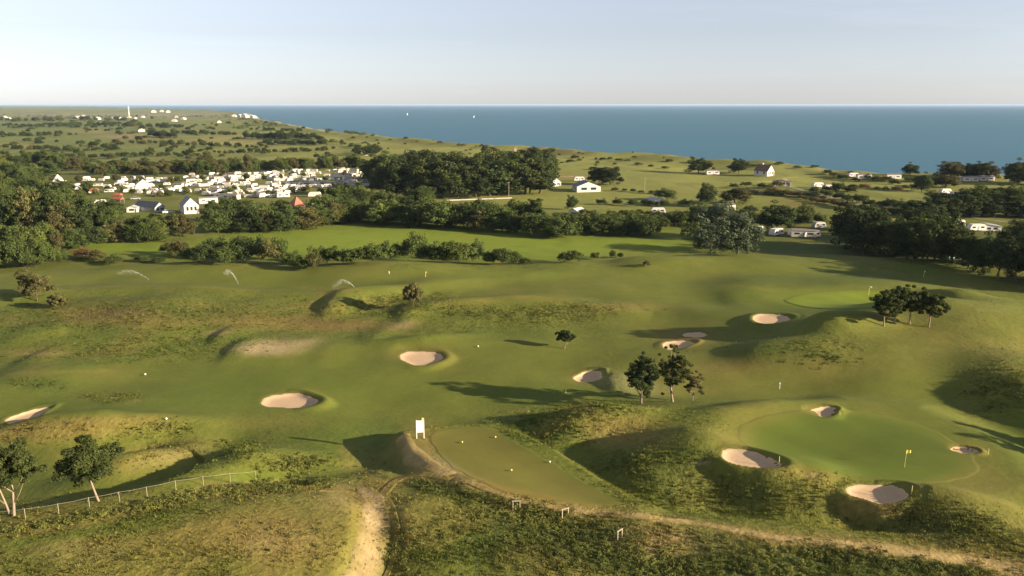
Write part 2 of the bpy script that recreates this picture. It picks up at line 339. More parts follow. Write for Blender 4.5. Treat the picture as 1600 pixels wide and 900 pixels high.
def tag(o, label=None, cat=None, group=None, kind=None):
    if label: o['label'] = label
    if cat: o['category'] = cat
    if group: o['group'] = group
    if kind: o['kind'] = kind
    return o
class MB:
    """collects simple solids into one mesh"""
    def __init__(s): s.v = []; s.f = []
    def add(s, V, Fc): k = len(s.v); s.v += [tuple(p) for p in V]; s.f += [tuple(i + k for i in f) for f in Fc]; return s
    def box(s, x0, x1, y0, y1, z0, z1, tx=0, ty=0):
        return s.add([(x0, y0, z0), (x1, y0, z0), (x1, y1, z0), (x0, y1, z0), (x0 + tx, y0 + ty, z1), (x1 - tx, y0 + ty, z1), (x1 - tx, y1 - ty, z1), (x0 + tx, y1 - ty, z1)],
                     [(3, 2, 1, 0), (4, 5, 6, 7), (0, 1, 5, 4), (1, 2, 6, 5), (2, 3, 7, 6), (3, 0, 4, 7)])
    def tube(s, P, r, n=7):
        P = [Vector(p) for p in P]; k = len(s.v); r = r if hasattr(r, '__len__') else [r] * len(P)
        for i, p in enumerate(P):
            d = (P[min(i + 1, len(P) - 1)] - P[max(i - 1, 0)]).normalized(); a = d.orthogonal().normalized() if i == 0 else (a - d * a.dot(d)).normalized(); b = d.cross(a)
            for j in range(n): t = 2 * math.pi * j / n; s.v.append(tuple(p + a * (r[i] * math.cos(t)) + b * (r[i] * math.sin(t))))
        for i in range(len(P) - 1):
            for j in range(n): j2 = (j + 1) % n; s.f.append((k + i * n + j, k + i * n + j2, k + (i + 1) * n + j2, k + (i + 1) * n + j))
        s.f.append(tuple(k + j for j in reversed(range(n)))); s.f.append(tuple(k + (len(P) - 1) * n + j for j in range(n))); return s
    def mesh(s, name, m, smooth=False):
        me = bpy.data.meshes.new(name); me.from_pydata(s.v, [], s.f); me.materials.append(m)
        if smooth: me.polygons.foreach_set('use_smooth', [True] * len(me.polygons))
        me.update(); return me
    def obj(s, name, m, parent=None, smooth=False): return link(name, s.mesh(name, m, smooth), parent)
def empty(name, loc, rz=0):
    o = bpy.data.objects.new(name, None); COL.objects.link(o); o.location = loc; o.rotation_euler.z = rz; o.empty_display_size = .5; return o
def copy_tree(o, parent=None):
    c = o.copy(); COL.objects.link(c)
    if parent: c.parent = parent
    for ch in list(o.children): copy_tree(ch, c)
    return c
# ---------------------------------------------------------------- ground colours, painted where they lie
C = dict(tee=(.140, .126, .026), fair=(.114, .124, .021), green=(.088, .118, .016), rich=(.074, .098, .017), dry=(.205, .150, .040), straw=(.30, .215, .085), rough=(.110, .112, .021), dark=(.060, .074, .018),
         sand=(.42, .30, .17), bare=(.26, .188, .09), far=(.215, .215, .050), farg=(.120, .140, .036), scrub=(.040, .050, .018), field=(.148, .188, .020), olive=(.140, .132, .034), rust=(.22, .125, .045), beach=(.45, .37, .26), grey=(.24, .20, .14))
# px x, px y, rx, ry, rot, colour, strength, roughness to set (None = keep)
PAINT = [
 # far land
 (300, 215, 700, 55, 0, 'far', .6, None), (120, 235, 200, 25, 0, 'farg', .8, None), (90, 200, 260, 14, 0, 'farg', .8, None), (300, 262, 500, 14, 0, 'olive', .5, None),
 (700, 235, 330, 18, 8, 'far', .8, None), (860, 262, 300, 20, 3, 'far', .5, None), (1150, 265, 260, 22, 4, 'far', .7, None), (760, 218, 180, 6, 4, 'olive', .6, None), (205, 213, 42, 4, 0, 'bare', .85, None), (205, 204, 40, 2.5, 0, 'farg', .7, None),
 (140, 205, 30, 3, 0, 'straw', .5, None), (330, 222, 120, 5, 0, 'straw', .35, None), (380, 212, 60, 3, 0, 'straw', .4, None), (20, 228, 40, 4, 0, 'straw', .4, None), (200, 180, 230, 2.5, 0, 'grey', .7, None), (280, 183, 70, 2, 0, 'grey', .5, None),
 (640, 222, 60, 4, 0, 'olive', .5, None), (845, 232, 35, 9, 20, 'straw', .4, None), (900, 236, 50, 7, 5, 'rust', .25, None), (870, 277, 50, 3, 2, 'straw', .6, None), (880, 310, 200, 16, 0, 'far', .7, None), (1000, 340, 120, 14, 0, 'far', .5, None),
 (1280, 310, 130, 10, -8, 'far', .5, None), (1240, 318, 40, 6, -6, 'rust', .3, None), (1395, 345, 40, 9, 0, 'dry', .5, None), (1580, 355, 40, 12, 10, 'fair', .8, None), (1200, 338, 60, 10, 0, 'fair', .5, None), (1480, 290, 90, 8, -4, 'far', .8, None),
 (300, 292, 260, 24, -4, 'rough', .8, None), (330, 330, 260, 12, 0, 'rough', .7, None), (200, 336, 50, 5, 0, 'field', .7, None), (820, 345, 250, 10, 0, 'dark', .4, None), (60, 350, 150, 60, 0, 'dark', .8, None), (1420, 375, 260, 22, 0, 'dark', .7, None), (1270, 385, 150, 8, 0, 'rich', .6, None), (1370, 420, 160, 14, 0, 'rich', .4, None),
 # bright hay field beyond the hedge
 (640, 378, 330, 24, 2, 'field', 1.0, 0.05), (900, 388, 230, 14, 3, 'field', .9, .05), (190, 387, 90, 13, -4, 'field', .9, .05), (480, 362, 140, 12, -3, 'field', .8, .05),
 (330, 412, 500, 8, 0, 'rough', .5, .5),
 # golf course
 (130, 428, 170, 12, 0, 'fair', .9, .08), (480, 432, 280, 13, 0, 'fair', .8, .1), (560, 443, 120, 8, -3, 'rich', .5, .05), (300, 435, 120, 9, 0, 'fair', .8, .05), (800, 440, 200, 16, 0, 'fair', .9, .1), (1000, 450, 220, 30, 5, 'fair', .8, .1), (1150, 410, 160, 10, 0, 'fair', .7, .15), (840, 430, 60, 8, 0, 'field', .4, .1),
 (1300, 468, 130, 14, -2, 'field', .55, .03), (1320, 438, 130, 9, 0, 'rich', .5, .05), (1180, 480, 160, 16, 0, 'green', .5, .1), (1050, 500, 160, 30, 0, 'fair', .8, .1), (930, 485, 80, 8, 8, 'dry', .45, .2), (1020, 482, 60, 6, 0, 'dry', .3, .2),
 (1400, 540, 180, 42, 5, 'rough', .9, .2), (1460, 500, 110, 28, 0, 'dry', .15, .3), (1280, 545, 70, 22, 5, 'rough', .7, .7), (1225, 555, 90, 18, -8, 'rich', .6, .5), (1120, 575, 100, 14, 8, 'dry', .5, .3), (1300, 580, 250, 20, -3, 'dry', .25, .15),
 (60, 500, 160, 30, 0, 'green', .5, .5), (250, 495, 220, 22, 0, 'rough', .7, .8), (190, 490, 70, 10, -3, 'rust', .4, .8), (260, 505, 70, 6, 3, 'dry', .45, .7), (150, 500, 60, 7, 0, 'dry', .5, .7), (240, 545, 170, 22, 5, 'green', .5, .8), (430, 490, 150, 18, 0, 'rough', .6, .7), (500, 505, 130, 9, -4, 'rust', .4, .6),
 (430, 510, 100, 6, -3, 'dry', .5, .6), (60, 550, 60, 8, 0, 'dry', .5, .5), (70, 553, 36, 3, 0, 'straw', .3, .5), (340, 518, 22, 4, 8, 'straw', .6, .5), (436, 541, 58, 13, 4, 'bare', 1, .7), (412, 545, 40, 9, 0, 'sand', .8, .7), (470, 535, 32, 5, 10, 'sand', .35, .7), (622, 508, 24, 7, 3, 'bare', .75, .4), (560, 508, 90, 8, 0, 'rust', .3, .5),
 (620, 470, 80, 10, 5, 'rough', .7, .9), (700, 485, 120, 10, 0, 'rough', .7, .9), (860, 492, 110, 16, 5, 'rough', .85, .9), (790, 515, 130, 12, 0, 'green', .5, .7), (620, 528, 110, 12, 0, 'green', .5, .7),
 (240, 620, 300, 42, -2, 'green', .6, .1), (120, 600, 160, 25, 0, 'fair', .6, .15), (600, 590, 250, 60, 0, 'fair', .75, .08), (780, 570, 170, 45, 5, 'fair', .6, .08), (330, 650, 200, 28, 0, 'rich', .35, .1), (470, 600, 190, 30, 0, 'green', .45, .05), (550, 690, 130, 28, 0, 'green', .6, .3), (420, 660, 70, 14, 0, 'dry', .3, .3), (180, 622, 50, 9, 0, 'rough', .6, .8), (60, 600, 50, 10, -5, 'rich', .5, .6),
 (870, 620, 150, 20, 0, 'green', .5, .2), (980, 600, 60, 14, -10, 'grey', .25, .4), (1170, 600, 150, 16, 3, 'dry', .35, .15), (1060, 645, 120, 12, 0, 'fair', .6, .4),
 (100, 672, 160, 16, 5, 'dry', .75, .7), (250, 672, 60, 12, 5, 'rough', .6, .9), (230, 720, 85, 20, 15, 'dry', .75, .6), (250, 715, 50, 10, 12, 'straw', .45, .7), (350, 715, 60, 16, 20, 'rough', .5, .9), (100, 760, 180, 26, 8, 'green', .5, .3), (420, 745, 90, 16, 12, 'green', .5, .2), (460, 722, 60, 14, 0, 'rough', .8, .9),
 (1310, 600, 220, 20, 0, 'fair', .6, .1), (1450, 610, 120, 60, -10, 'fair', .6, .1), (1560, 620, 60, 50, 0, 'rough', .8, .9), (1590, 690, 60, 40, -20, 'green', .5, .1), (1400, 560, 120, 16, 10, 'dry', .1, .2), (1570, 545, 60, 14, 0, 'dry', .3, .4),
 (1340, 690, 200, 52, -8, 'fair', .9, .08), (1160, 670, 80, 26, 10, 'dry', .35, .1), (1240, 755, 120, 12, -12, 'dry', .55, .3), (1510, 740, 90, 30, -20, 'dry', .3, .15), (1250, 738, 60, 8, -8, 'rust', .35, .3), (1500, 700, 50, 8, -5, 'rust', .35, .2), (1287, 644, 32, 10, 0, 'rust', .3, .1),
 (920, 588, 34, 12, 0, 'dry', .5, .1), (1068, 530, 40, 14, 0, 'rust', .45, .1), (455, 622, 50, 15, 0, 'dry', .3, .1), (660, 553, 44, 12, 0, 'rust', .35, .1), (1165, 716, 50, 18, -10, 'dry', .3, .2),
 # behind the tee, mounds; shade of their left faces partly painted dark
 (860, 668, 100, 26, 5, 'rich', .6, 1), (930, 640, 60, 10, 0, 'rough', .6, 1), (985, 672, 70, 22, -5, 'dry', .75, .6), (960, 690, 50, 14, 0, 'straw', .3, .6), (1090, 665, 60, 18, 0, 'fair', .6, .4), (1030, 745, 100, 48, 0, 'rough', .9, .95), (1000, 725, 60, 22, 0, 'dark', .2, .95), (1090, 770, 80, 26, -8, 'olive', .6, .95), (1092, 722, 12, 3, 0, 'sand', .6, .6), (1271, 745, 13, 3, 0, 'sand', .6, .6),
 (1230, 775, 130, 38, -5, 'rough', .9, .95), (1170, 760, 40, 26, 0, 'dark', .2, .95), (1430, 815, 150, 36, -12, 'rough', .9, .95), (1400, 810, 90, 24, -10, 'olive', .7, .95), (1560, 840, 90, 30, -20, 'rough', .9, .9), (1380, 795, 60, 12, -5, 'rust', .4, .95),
 # tee surroundings
 (655, 695, 40, 34, 0, 'dry', .7, .3), (690, 735, 60, 18, -25, 'bare', .75, .4), (820, 772, 130, 12, -14, 'dry', .7, .4), (720, 705, 40, 12, -35, 'rough', .6, .9), (800, 770, 60, 8, -10, 'dry', .6, .6),
 (600, 690, 40, 34, 0, 'rich', .6, .3),
 # foreground left dune
 (220, 860, 380, 70, 0, 'dry', .7, .6), (200, 850, 300, 40, 0, 'rough', .35, .55), (430, 850, 90, 36, 0, 'dry', .75, .6), (440, 845, 60, 22, 10, 'straw', .3, .6), (120, 862, 80, 18, 0, 'straw', .25, .6), (330, 885, 60, 26, 0, 'rough', .7, .9), (230, 815, 160, 16, 8, 'green', .6, .7), (430, 770, 110, 10, 5, 'dark', .55, 1), (260, 792, 130, 9, 12, 'dark', .6, 1), (110, 820, 120, 8, 12, 'dry', .5, .5), (60, 838, 120, 10, 10, 'green', .6, .6), (380, 758, 80, 3, 6, 'straw', .4, .5), (150, 878, 200, 30, 0, 'fair', .35, .7),
 # track and its bank, dark growth with shade painted in
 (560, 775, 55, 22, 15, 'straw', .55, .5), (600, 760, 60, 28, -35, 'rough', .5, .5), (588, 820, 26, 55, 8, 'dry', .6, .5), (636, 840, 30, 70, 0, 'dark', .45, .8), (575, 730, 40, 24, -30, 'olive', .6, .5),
 # foreground right
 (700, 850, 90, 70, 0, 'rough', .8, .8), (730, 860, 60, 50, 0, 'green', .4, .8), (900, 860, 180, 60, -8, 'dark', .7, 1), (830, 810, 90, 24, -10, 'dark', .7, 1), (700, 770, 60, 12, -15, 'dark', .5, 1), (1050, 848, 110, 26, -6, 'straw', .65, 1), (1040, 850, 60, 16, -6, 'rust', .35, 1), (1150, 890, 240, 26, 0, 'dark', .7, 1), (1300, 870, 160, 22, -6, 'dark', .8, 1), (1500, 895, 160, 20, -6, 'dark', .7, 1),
 (1100, 818, 90, 7, -12, 'dry', .5, .6), (880, 815, 60, 10, -10, 'rough', .5, .9), (960, 810, 60, 8, -10, 'olive', .6, .9),
]
LINES = [
 ([(588, 800), (598, 770), (620, 748), (655, 738), (705, 748)], 1.1, 'dry', .75), ([(585, 800), (560, 776), (520, 766), (490, 768)], 1.2, 'dry', .8), ([(590, 790), (575, 750), (545, 725), (540, 700)], 1.0, 'dry', .35),
 ([(548, 925), (568, 880), (578, 840), (580, 805), (570, 775)], .30, 'straw', .9), ([(610, 925), (632, 870), (640, 830), (628, 790)], .3, 'dry', .7), ([(592, 925), (614, 870), (624, 830), (617, 790)], .30, 'dark', .6),  # worn tracks and mown edges: px points, half width in metres, colour, strength
 ([(700, 748), (780, 772), (900, 797), (1000, 806), (1100, 819), (1200, 838), (1350, 853), (1480, 871), (1620, 893)], 1.6, 'dry', .8),
 ([(900, 797), (1000, 804), (1100, 817), (1200, 837)], .5, 'straw', .5),
 ([(1200, 840), (1350, 855), (1480, 872), (1620, 894)], .7, 'straw', .75),
 ([(0, 838), (80, 829), (190, 806), (300, 786), (380, 766), (500, 767)], .8, 'dry', .6),
 ([(640, 720), (700, 745)], 1.2, 'dry', .5),
 ([(0, 456), (170, 447), (300, 447), (450, 453), (540, 453), (610, 445), (680, 437)], 1.6, 'dry', .35),
 ([(110, 473), (250, 472), (400, 477)], .9, 'dry', .35), ([(640, 476), (720, 470), (800, 465), (880, 469), (960, 481)], 1.5, 'dry', .35),
 ([(0, 585), (70, 582), (170, 580)], .8, 'dry', .35), ([(40, 670), (110, 660), (180, 655), (240, 656)], .8, 'dry', .4),
]
def colours(x, y, z):
    px, py = to_px(x, y, z)
    g = np.zeros(x.shape + (3,)); g[:] = C['fair']; ro = np.full(x.shape, .35)
    dist = np.hypot(x, y)
    def mixc(c, k):
        for i in range(3): g[..., i] += (c[i] - g[..., i]) * k
    n1 = fbm(x, y, 26, 3, 21); n2 = fbm(x, y, 7, 3, 22); n3 = fbm(x, y, 60, 2, 23)
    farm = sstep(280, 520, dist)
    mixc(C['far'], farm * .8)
    # far plain: patchwork of scrub and meadow
    nf = fbm(x, y * .55, 150, 4, 31); nf2 = fbm(x, y * .6, 46, 3, 32)
    leftness = sstep(900, 200, px)
    mixc(C['farg'], farm * sstep(-.05, .4, nf) * .6); nf3 = fbm(x, y * .5, 22, 3, 33); mixc(C['olive'], farm * sstep(.05, .5, nf3) * .5); mixc(C['scrub'], farm * sstep(.35, .6, nf3 + .3 * nf) * .6); mixc(C['field'], farm * sstep(.1, .6, -nf2) * .3)
    mixc(C['scrub'], farm * sstep(.22, .36, nf + .45 * nf2 - .12 + .16 * leftness) * (.25 + .65 * leftness) * sstep(500, 700, dist))
    mixc(C['straw'], farm * sstep(.3, .6, -nf2 + .2 * nf) * .35); mixc(C['rough'], (dist > 280) * sstep(.0, .45, fbm(x, y * .4, 30, 3, 34)) * .55)
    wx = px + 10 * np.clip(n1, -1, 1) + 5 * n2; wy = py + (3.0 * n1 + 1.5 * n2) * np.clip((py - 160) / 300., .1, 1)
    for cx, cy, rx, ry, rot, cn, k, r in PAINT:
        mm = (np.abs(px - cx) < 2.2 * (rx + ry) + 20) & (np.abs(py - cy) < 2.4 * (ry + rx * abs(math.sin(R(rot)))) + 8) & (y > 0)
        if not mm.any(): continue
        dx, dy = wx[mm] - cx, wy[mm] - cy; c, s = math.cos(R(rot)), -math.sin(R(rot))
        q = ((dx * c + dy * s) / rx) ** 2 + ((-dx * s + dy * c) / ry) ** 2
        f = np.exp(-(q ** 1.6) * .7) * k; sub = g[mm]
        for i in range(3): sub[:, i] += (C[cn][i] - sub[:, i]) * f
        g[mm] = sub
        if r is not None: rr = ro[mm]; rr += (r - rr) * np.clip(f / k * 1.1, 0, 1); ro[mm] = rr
    nearm = (y < 320) & (y > 0)
    for P, hw, cn, k in LINES:
        W = ground([p[0] for p in P], [p[1] for p in P])[:, :2]; W = smooth_open(W, 4)
        mm = nearm & (x > W[:, 0].min() - 9) & (x < W[:, 0].max() + 9) & (y > W[:, 1].min() - 9) & (y < W[:, 1].max() + 9)
        if not mm.any(): continue
        d, _, _ = seg_dist(x[mm], y[mm], W); f = np.exp(-(d / (hw * (1 + .35 * n2[mm]))) ** 2) * k * (.8 + .3 * n2[mm]); sub = g[mm]
        for i in range(3): sub[:, i] += (C[cn][i] - sub[:, i]) * np.clip(f, 0, 1)
        g[mm] = sub
    # natural mottling of sward: drier and lusher patches
    amp = .35 + .65 * ro
    mixc(C['dry'], np.clip(sstep(.12, .6, n1 * .6 + n2 * .5) * .40 * amp, 0, 1) * (dist < 400))
    mixc(C['rich'], np.clip(sstep(.12, .6, -n1 * .5 + -n2 * .6) * .45 * amp, 0, 1) * (dist < 400))
    v = 1 + .10 * n3 + .10 * n2 * amp
    g *= v[..., None]
    d, sd, _ = seg_dist(x, y, COAST); land = np.where(sd < 0, d, -d)
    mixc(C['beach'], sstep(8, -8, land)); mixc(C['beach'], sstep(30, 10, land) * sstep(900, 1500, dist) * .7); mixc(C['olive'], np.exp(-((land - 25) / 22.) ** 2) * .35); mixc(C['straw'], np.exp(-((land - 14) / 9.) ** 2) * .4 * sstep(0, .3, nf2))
    return np.clip(g, .004, 1), np.clip(ro, 0, 1)
# the one big ground sheet: finer near the camera
NR, NC = 980, 900
ys = np.concatenate([np.linspace(-80, 42, 26)[:-1], 42 * (600 / 42.) ** (np.linspace(0, 1, 700) ** 1.0), 600 * (32000 / 600.) ** (np.linspace(0, 1, 330)[1:] ** 1.0)])
us = np.concatenate([np.linspace(-1.5, -.70, 30)[:-1], np.linspace(-.70, .70, 860), np.linspace(.70, 1.5, 30)[1:]])
Y, U = np.meshgrid(ys, us, indexing='ij'); X = U * np.maximum(Y + 14, 110 - np.abs(Y) * .0)
# widen the near rows a little less than the fan
X = U * np.where(Y + 14 > 70, Y + 14, 70 + (70 - (Y + 14)) * .0)
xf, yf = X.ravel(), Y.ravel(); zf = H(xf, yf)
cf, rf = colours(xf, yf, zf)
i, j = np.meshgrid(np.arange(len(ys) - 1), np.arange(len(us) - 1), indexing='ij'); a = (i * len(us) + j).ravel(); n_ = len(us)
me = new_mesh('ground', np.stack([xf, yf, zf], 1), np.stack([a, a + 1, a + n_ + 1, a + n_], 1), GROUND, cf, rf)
tag(link('ground', me), kind='structure')
# ---------------------------------------------------------------- sea
def sea_mat():
    m = bpy.data.materials.new('sea_water'); m.use_nodes = True; n = m.node_tree; b = n.nodes['Principled BSDF']
    b.inputs['Roughness'].default_value = .42; b.inputs['IOR'].default_value = 1.33; b.inputs['Specular IOR Level'].default_value = .3
    g = n.nodes.new('ShaderNodeNewGeometry'); mp = n.nodes.new('ShaderNodeMapping'); mp.inputs['Scale'].default_value = (.0009, .0035, 1)
    n.links.new(g.outputs['Position'], mp.inputs[0]); t = n.nodes.new('ShaderNodeTexNoise'); t.inputs['Scale'].default_value = 1; t.inputs['Detail'].default_value = 6; n.links.new(mp.outputs[0], t.inputs['Vector'])
    cr = n.nodes.new('ShaderNodeMix'); cr.data_type = 'RGBA'; cr.inputs[6].default_value = (.014, .092, .134, 1); cr.inputs[7].default_value = (.026, .122, .176, 1)
    n.links.new(t.outputs['Fac'], cr.inputs[0]); n.links.new(cr.outputs[2], b.inputs['Base Color'])
    t2 = n.nodes.new('ShaderNodeTexNoise'); t2.inputs['Scale'].default_value = .12; t2.inputs['Detail'].default_value = 6; n.links.new(g.outputs['Position'], t2.inputs['Vector'])
    bp = n.nodes.new('ShaderNodeBump'); bp.inputs['Strength'].default_value = .6; bp.inputs['Distance'].default_value = 1.0; n.links.new(t2.outputs['Fac'], bp.inputs['Height']); n.links.new(bp.outputs[0], b.inputs['Normal'])
    return m
V = [(-60000, 300, SEA), (76000, -4000, SEA), (76000, 80000, SEA), (-60000, 80000, SEA)]
tag(link('sea', new_mesh('sea', V, [(0, 1, 2, 3)], sea_mat())), kind='structure')
CW = smooth_open(COAST[2:-3], 6)
nrm = np.gradient(CW, axis=0); nrm = np.stack([nrm[:, 1], -nrm[:, 0]], 1); nrm /= np.linalg.norm(nrm, axis=1)[:, None]
# ---------------------------------------------------------------- sheets that lie on the ground
def sheet(name, center, boundary, m, off=.05, rings=14, key=None, rough=.05, kind='structure', fade=None):
    """star-shaped sheet following the terrain"""
    B = np.asarray(boundary); c = np.asarray(center); n = len(B); rr = np.linspace(0, 1, rings + 1)[1:]
    P = np.vstack([c[None]] + [c + (B - c) * r for r in rr]); z = H(P[:, 0], P[:, 1]) + off
    z[-n:] -= off + (.06 if kind is None else .012)                                # the rim tucks into the turf
    tri = [(0, 1 + k, 1 + (k + 1) % n) for k in range(n)]; quads = []
    for q in range(rings - 1):
        b0 = 1 + q * n
        for k in range(n): k2 = (k + 1) % n; quads.append((b0 + k, b0 + n + k, b0 + n + k2, b0 + k2))
    loc = Vector((c[0], c[1], float(H(np.array([c[0]]), np.array([c[1]]))[0])))
    V = np.column_stack([P, z]) - np.array(loc)
    me = bpy.data.meshes.new(name); me.from_pydata(V.tolist(), [], tri + quads); me.polygons.foreach_set('use_smooth', [True] * len(me.polygons)); me.materials.append(m)
    if key is not None:
        cc, r_ = colours(P[:, 0], P[:, 1], z); kc = np.array(C[key]); nn = fbm(P[:, 0], P[:, 1], 9, 3, 44); mowed = .05 * np.sign(np.sin((P[:, 0] * .8 + P[:, 1] * .6) * 1.1))
        w_ = np.repeat(np.concatenate([[0], rr]), [1] + [n] * rings); edge = sstep(1.0, .76, w_)
        cc = cc * (1 - .85 * edge[:, None]) + kc * (.85 * edge[:, None]); cc = cc * (1 + .16 * nn + mowed * .5)[:, None]
        c4 = np.ones((len(V), 4), np.float32); c4[:, :3] = cc; at = me.color_attributes.new('col', 'FLOAT_COLOR', 'POINT'); at.data.foreach_set('color', c4.ravel())
        at = me.attributes.new('rough', 'FLOAT', 'POINT'); at.data.foreach_set('value', np.full(len(V), rough, np.float32))
    me.update(); o = link(name, me, None, loc)
    if kind: tag(o, kind=kind)
    return o
for bx, by, M, Mi, dep, lip, lab, ph in _B:
    th = np.linspace(0, 2 * math.pi, 72, endpoint=False); r = bwob(th, ph) * (1 + .015 * np.sin(11 * th + ph))
    B = np.array([bx, by]) + (M @ np.vstack([np.cos(th) * r, np.sin(th) * r])).T
    o = sheet('sand_bunker', (bx, by), B, SANDM, .06, 16, kind=None)
    tag(o, lab, 'bunker', 'sand bunkers on the golf course')
def px_sheet(name, pts, key, off=.05, rings=30, n=110, rough=.04, m=TURF):
    W = ground([p[0] for p in pts], [p[1] for p in pts])[:, :2]; B = smooth_closed(W, n); B = B + .25 * np.stack([perlin(B[:, 0] / 2, B[:, 1] / 2, 51), perlin(B[:, 0] / 2, B[:, 1] / 2, 52)], 1)
    return sheet(name, B.mean(0), B, m, off, rings, key, rough)
px_sheet('putting_green', [(1152, 672), (1200, 648), (1300, 640), (1400, 652), (1470, 678), (1520, 712), (1525, 742), (1450, 755), (1350, 752), (1250, 735), (1175, 712)], 'green', .035, 44, 140, .02)
px_sheet('tee_ground', [(672, 684), (700, 670), (765, 668), (790, 683), (850, 716), (920, 758), (972, 786), (930, 790), (850, 780), (770, 762), (705, 730)], 'tee', .035, 44, 140, .04)
px_sheet('far_putting_green', [(1225, 468), (1270, 457), (1360, 453), (1400, 462), (1390, 476), (1310, 483), (1245, 478)], 'field', .09, 26, 90, .02)
def ribbon(name, pts, wid, m, off=.05, key=None, rough=.4, kind='structure', k=10):
    W = ground([p[0] for p in pts], [p[1] for p in pts])[:, :2]; W = smooth_open(W, k)
    wd = np.interp(np.linspace(0, 1, len(W)), np.linspace(0, 1, len(wid)), wid)
    d = np.gradient(W, axis=0); nn = np.stack([-d[:, 1], d[:, 0]], 1); nn /= np.linalg.norm(nn, axis=1)[:, None] + 1e-9
    wd = wd * (1 + .22 * perlin(W[:, 0] / 2.5, W[:, 1] / 2.5, 61)); t = np.linspace(-1, 1, 9)
    P = (W[:, None, :] + nn[:, None, :] * (wd[:, None, None] * t[None, :, None])).reshape(-1, 2); z = H(P[:, 0], P[:, 1]) + off
    zz = z.reshape(-1, 9); zz[:, 0] -= off + .08; zz[:, -1] -= off + .08; zz[0] -= off + .08; zz[-1] -= off + .08
    i, j = np.meshgrid(np.arange(len(W) - 1), np.arange(8), indexing='ij'); a = (i * 9 + j).ravel()
    loc = np.array([W[0, 0], W[0, 1], float(H(W[:1, 0], W[:1, 1])[0])]); cc = rr = None
    if key:
        cc, _ = colours(P[:, 0], P[:, 1], z); kc = np.array(C[key]); e = 1 - np.abs(np.tile(t, len(W))) ** 2; nn2 = fbm(P[:, 0], P[:, 1], 3, 3, 62)
        e = np.clip(e * (.9 + .5 * nn2), 0, 1)[:, None]; cc = cc * (1 - e) + kc * e; cc *= (1 + .25 * nn2)[:, None]; rr = np.full(len(P), rough)
    o = link(name, new_mesh(name, np.column_stack([P, zz.ravel()]) - loc, np.stack([a, a + 9, a + 10, a + 1], 1), m, cc, rr), None, loc)
    return tag(o, kind=kind) if kind else o
ribbon('sand_track', [(556, 925), (572, 880), (584, 840), (588, 805), (578, 775), (560, 762)], [1.5, 1.5, 1.5, 1.6, 1.4, .5], GROUND, .05, 'bare', .5)
ribbon('sand_track', [(592, 925), (612, 878), (619, 832), (611, 796), (598, 768)], [.3, .35, .4, .5, .3], GROUND, .05, 'dry', .5)
ribbon('footpath', [(592, 792), (600, 770), (622, 750), (660, 741), (706, 750)], [.5, .7, .6, .6, .4], GROUND, .05, 'dry', .5)
ribbon('footpath', [(583, 790), (562, 776), (530, 768), (495, 766)], [.7, .8, .6, .3], GROUND, .05, 'dry', .5)
ribbon('tee_path', [(628, 678), (638, 700), (662, 722), (705, 744)], [1.0, 1.3, 1.4, 1.0], GROUND, .05, 'straw', .3)
ribbon('footpath', [(705, 747), (790, 775), (900, 797), (1000, 806), (1100, 819), (1200, 838), (1350, 853), (1480, 871), (1640, 896)], [.5, .35, .4, .5, .6, .5, .8, .7, .8], GROUND, .05, 'straw', .5)
ribbon('road', [(1215, 288), (1260, 300), (1320, 313), (1360, 322), (1440, 322), (1530, 342), (1640, 352)], [2.2, 2.2, 2.4, 2.4, 2.2, 2.2, 2.2], GROUND, .12, 'grey', .1)
ribbon('farm_lane', [(1130, 283), (1190, 284), (1240, 277), (1300, 283)], [1.4, 1.4, 1.4], GROUND, .12, 'straw', .1)
ribbon('sandy_lane', [(865, 276), (890, 276), (915, 277)], [2.5, 3, 2.5], GROUND, .12, 'sand', .1)
# ---------------------------------------------------------------- foliage meshes
def leaf_cloud(rng, centers, radii, n, size, squash=.8, cols=((.05, .07, .02), (.09, .11, .035)), up=.25, ccol=None):
    """n small leaf quads in each clump"""
    centers = np.asarray(centers, float); k = len(centers); radii = np.asarray(radii, float)
    N = k * n; d = rng.normal(size=(N, 3)); d /= np.linalg.norm(d, axis=1)[:, None]; rr = rng.uniform(.35, 1, N) ** .6
    rad = np.repeat(radii, n); c = np.repeat(centers, n, 0); P = c + d * (rr * rad)[:, None] * np.array([1, 1, squash])
    nn = d + rng.normal(scale=.55, size=(N, 3)) + np.array([0, 0, up]); nn /= np.linalg.norm(nn, axis=1)[:, None]
    a = np.cross(nn, rng.normal(size=(N, 3))); a /= np.linalg.norm(a, axis=1)[:, None]; b = np.cross(nn, a)
    s = size * rng.uniform(.6, 1.3, N)[:, None]; a *= s; b *= s * rng.uniform(.5, 1, N)[:, None]
    V = np.stack([P - a - b * .3, P + b, P + a - b * .3, P - b], 1).reshape(-1, 3)
    t = np.repeat(rng.uniform(0, 1, k) if ccol is None else ccol, n) * .7 + rng.uniform(0, .3, N); c0, c1 = np.array(cols[0]), np.array(cols[1])
    cc = c0 + (c1 - c0) * t[:, None]; return V, np.arange(N * 4).reshape(-1, 4), np.repeat(cc, 4, 0)
def crown_points(rng, k, rx, ry, rz, cz, wob=.3, low=-.6):
    d = rng.normal(size=(k * 3, 3)); d /= np.linalg.norm(d, axis=1)[:, None]; d = d[d[:, 2] > low][:k]
    r = rng.uniform(.25, 1, len(d)) ** .45; ph = rng.uniform(0, 6.28, 3)
    r *= 1 + wob * np.sin(2 * np.arctan2(d[:, 1], d[:, 0]) + ph[0]) * .5 + wob * np.sin(3 * np.arctan2(d[:, 1], d[:, 0]) + 4 * d[:, 2] + ph[1]) * .6
    return d * r[:, None] * np.array([rx, ry, rz]) + np.array([0, 0, cz])
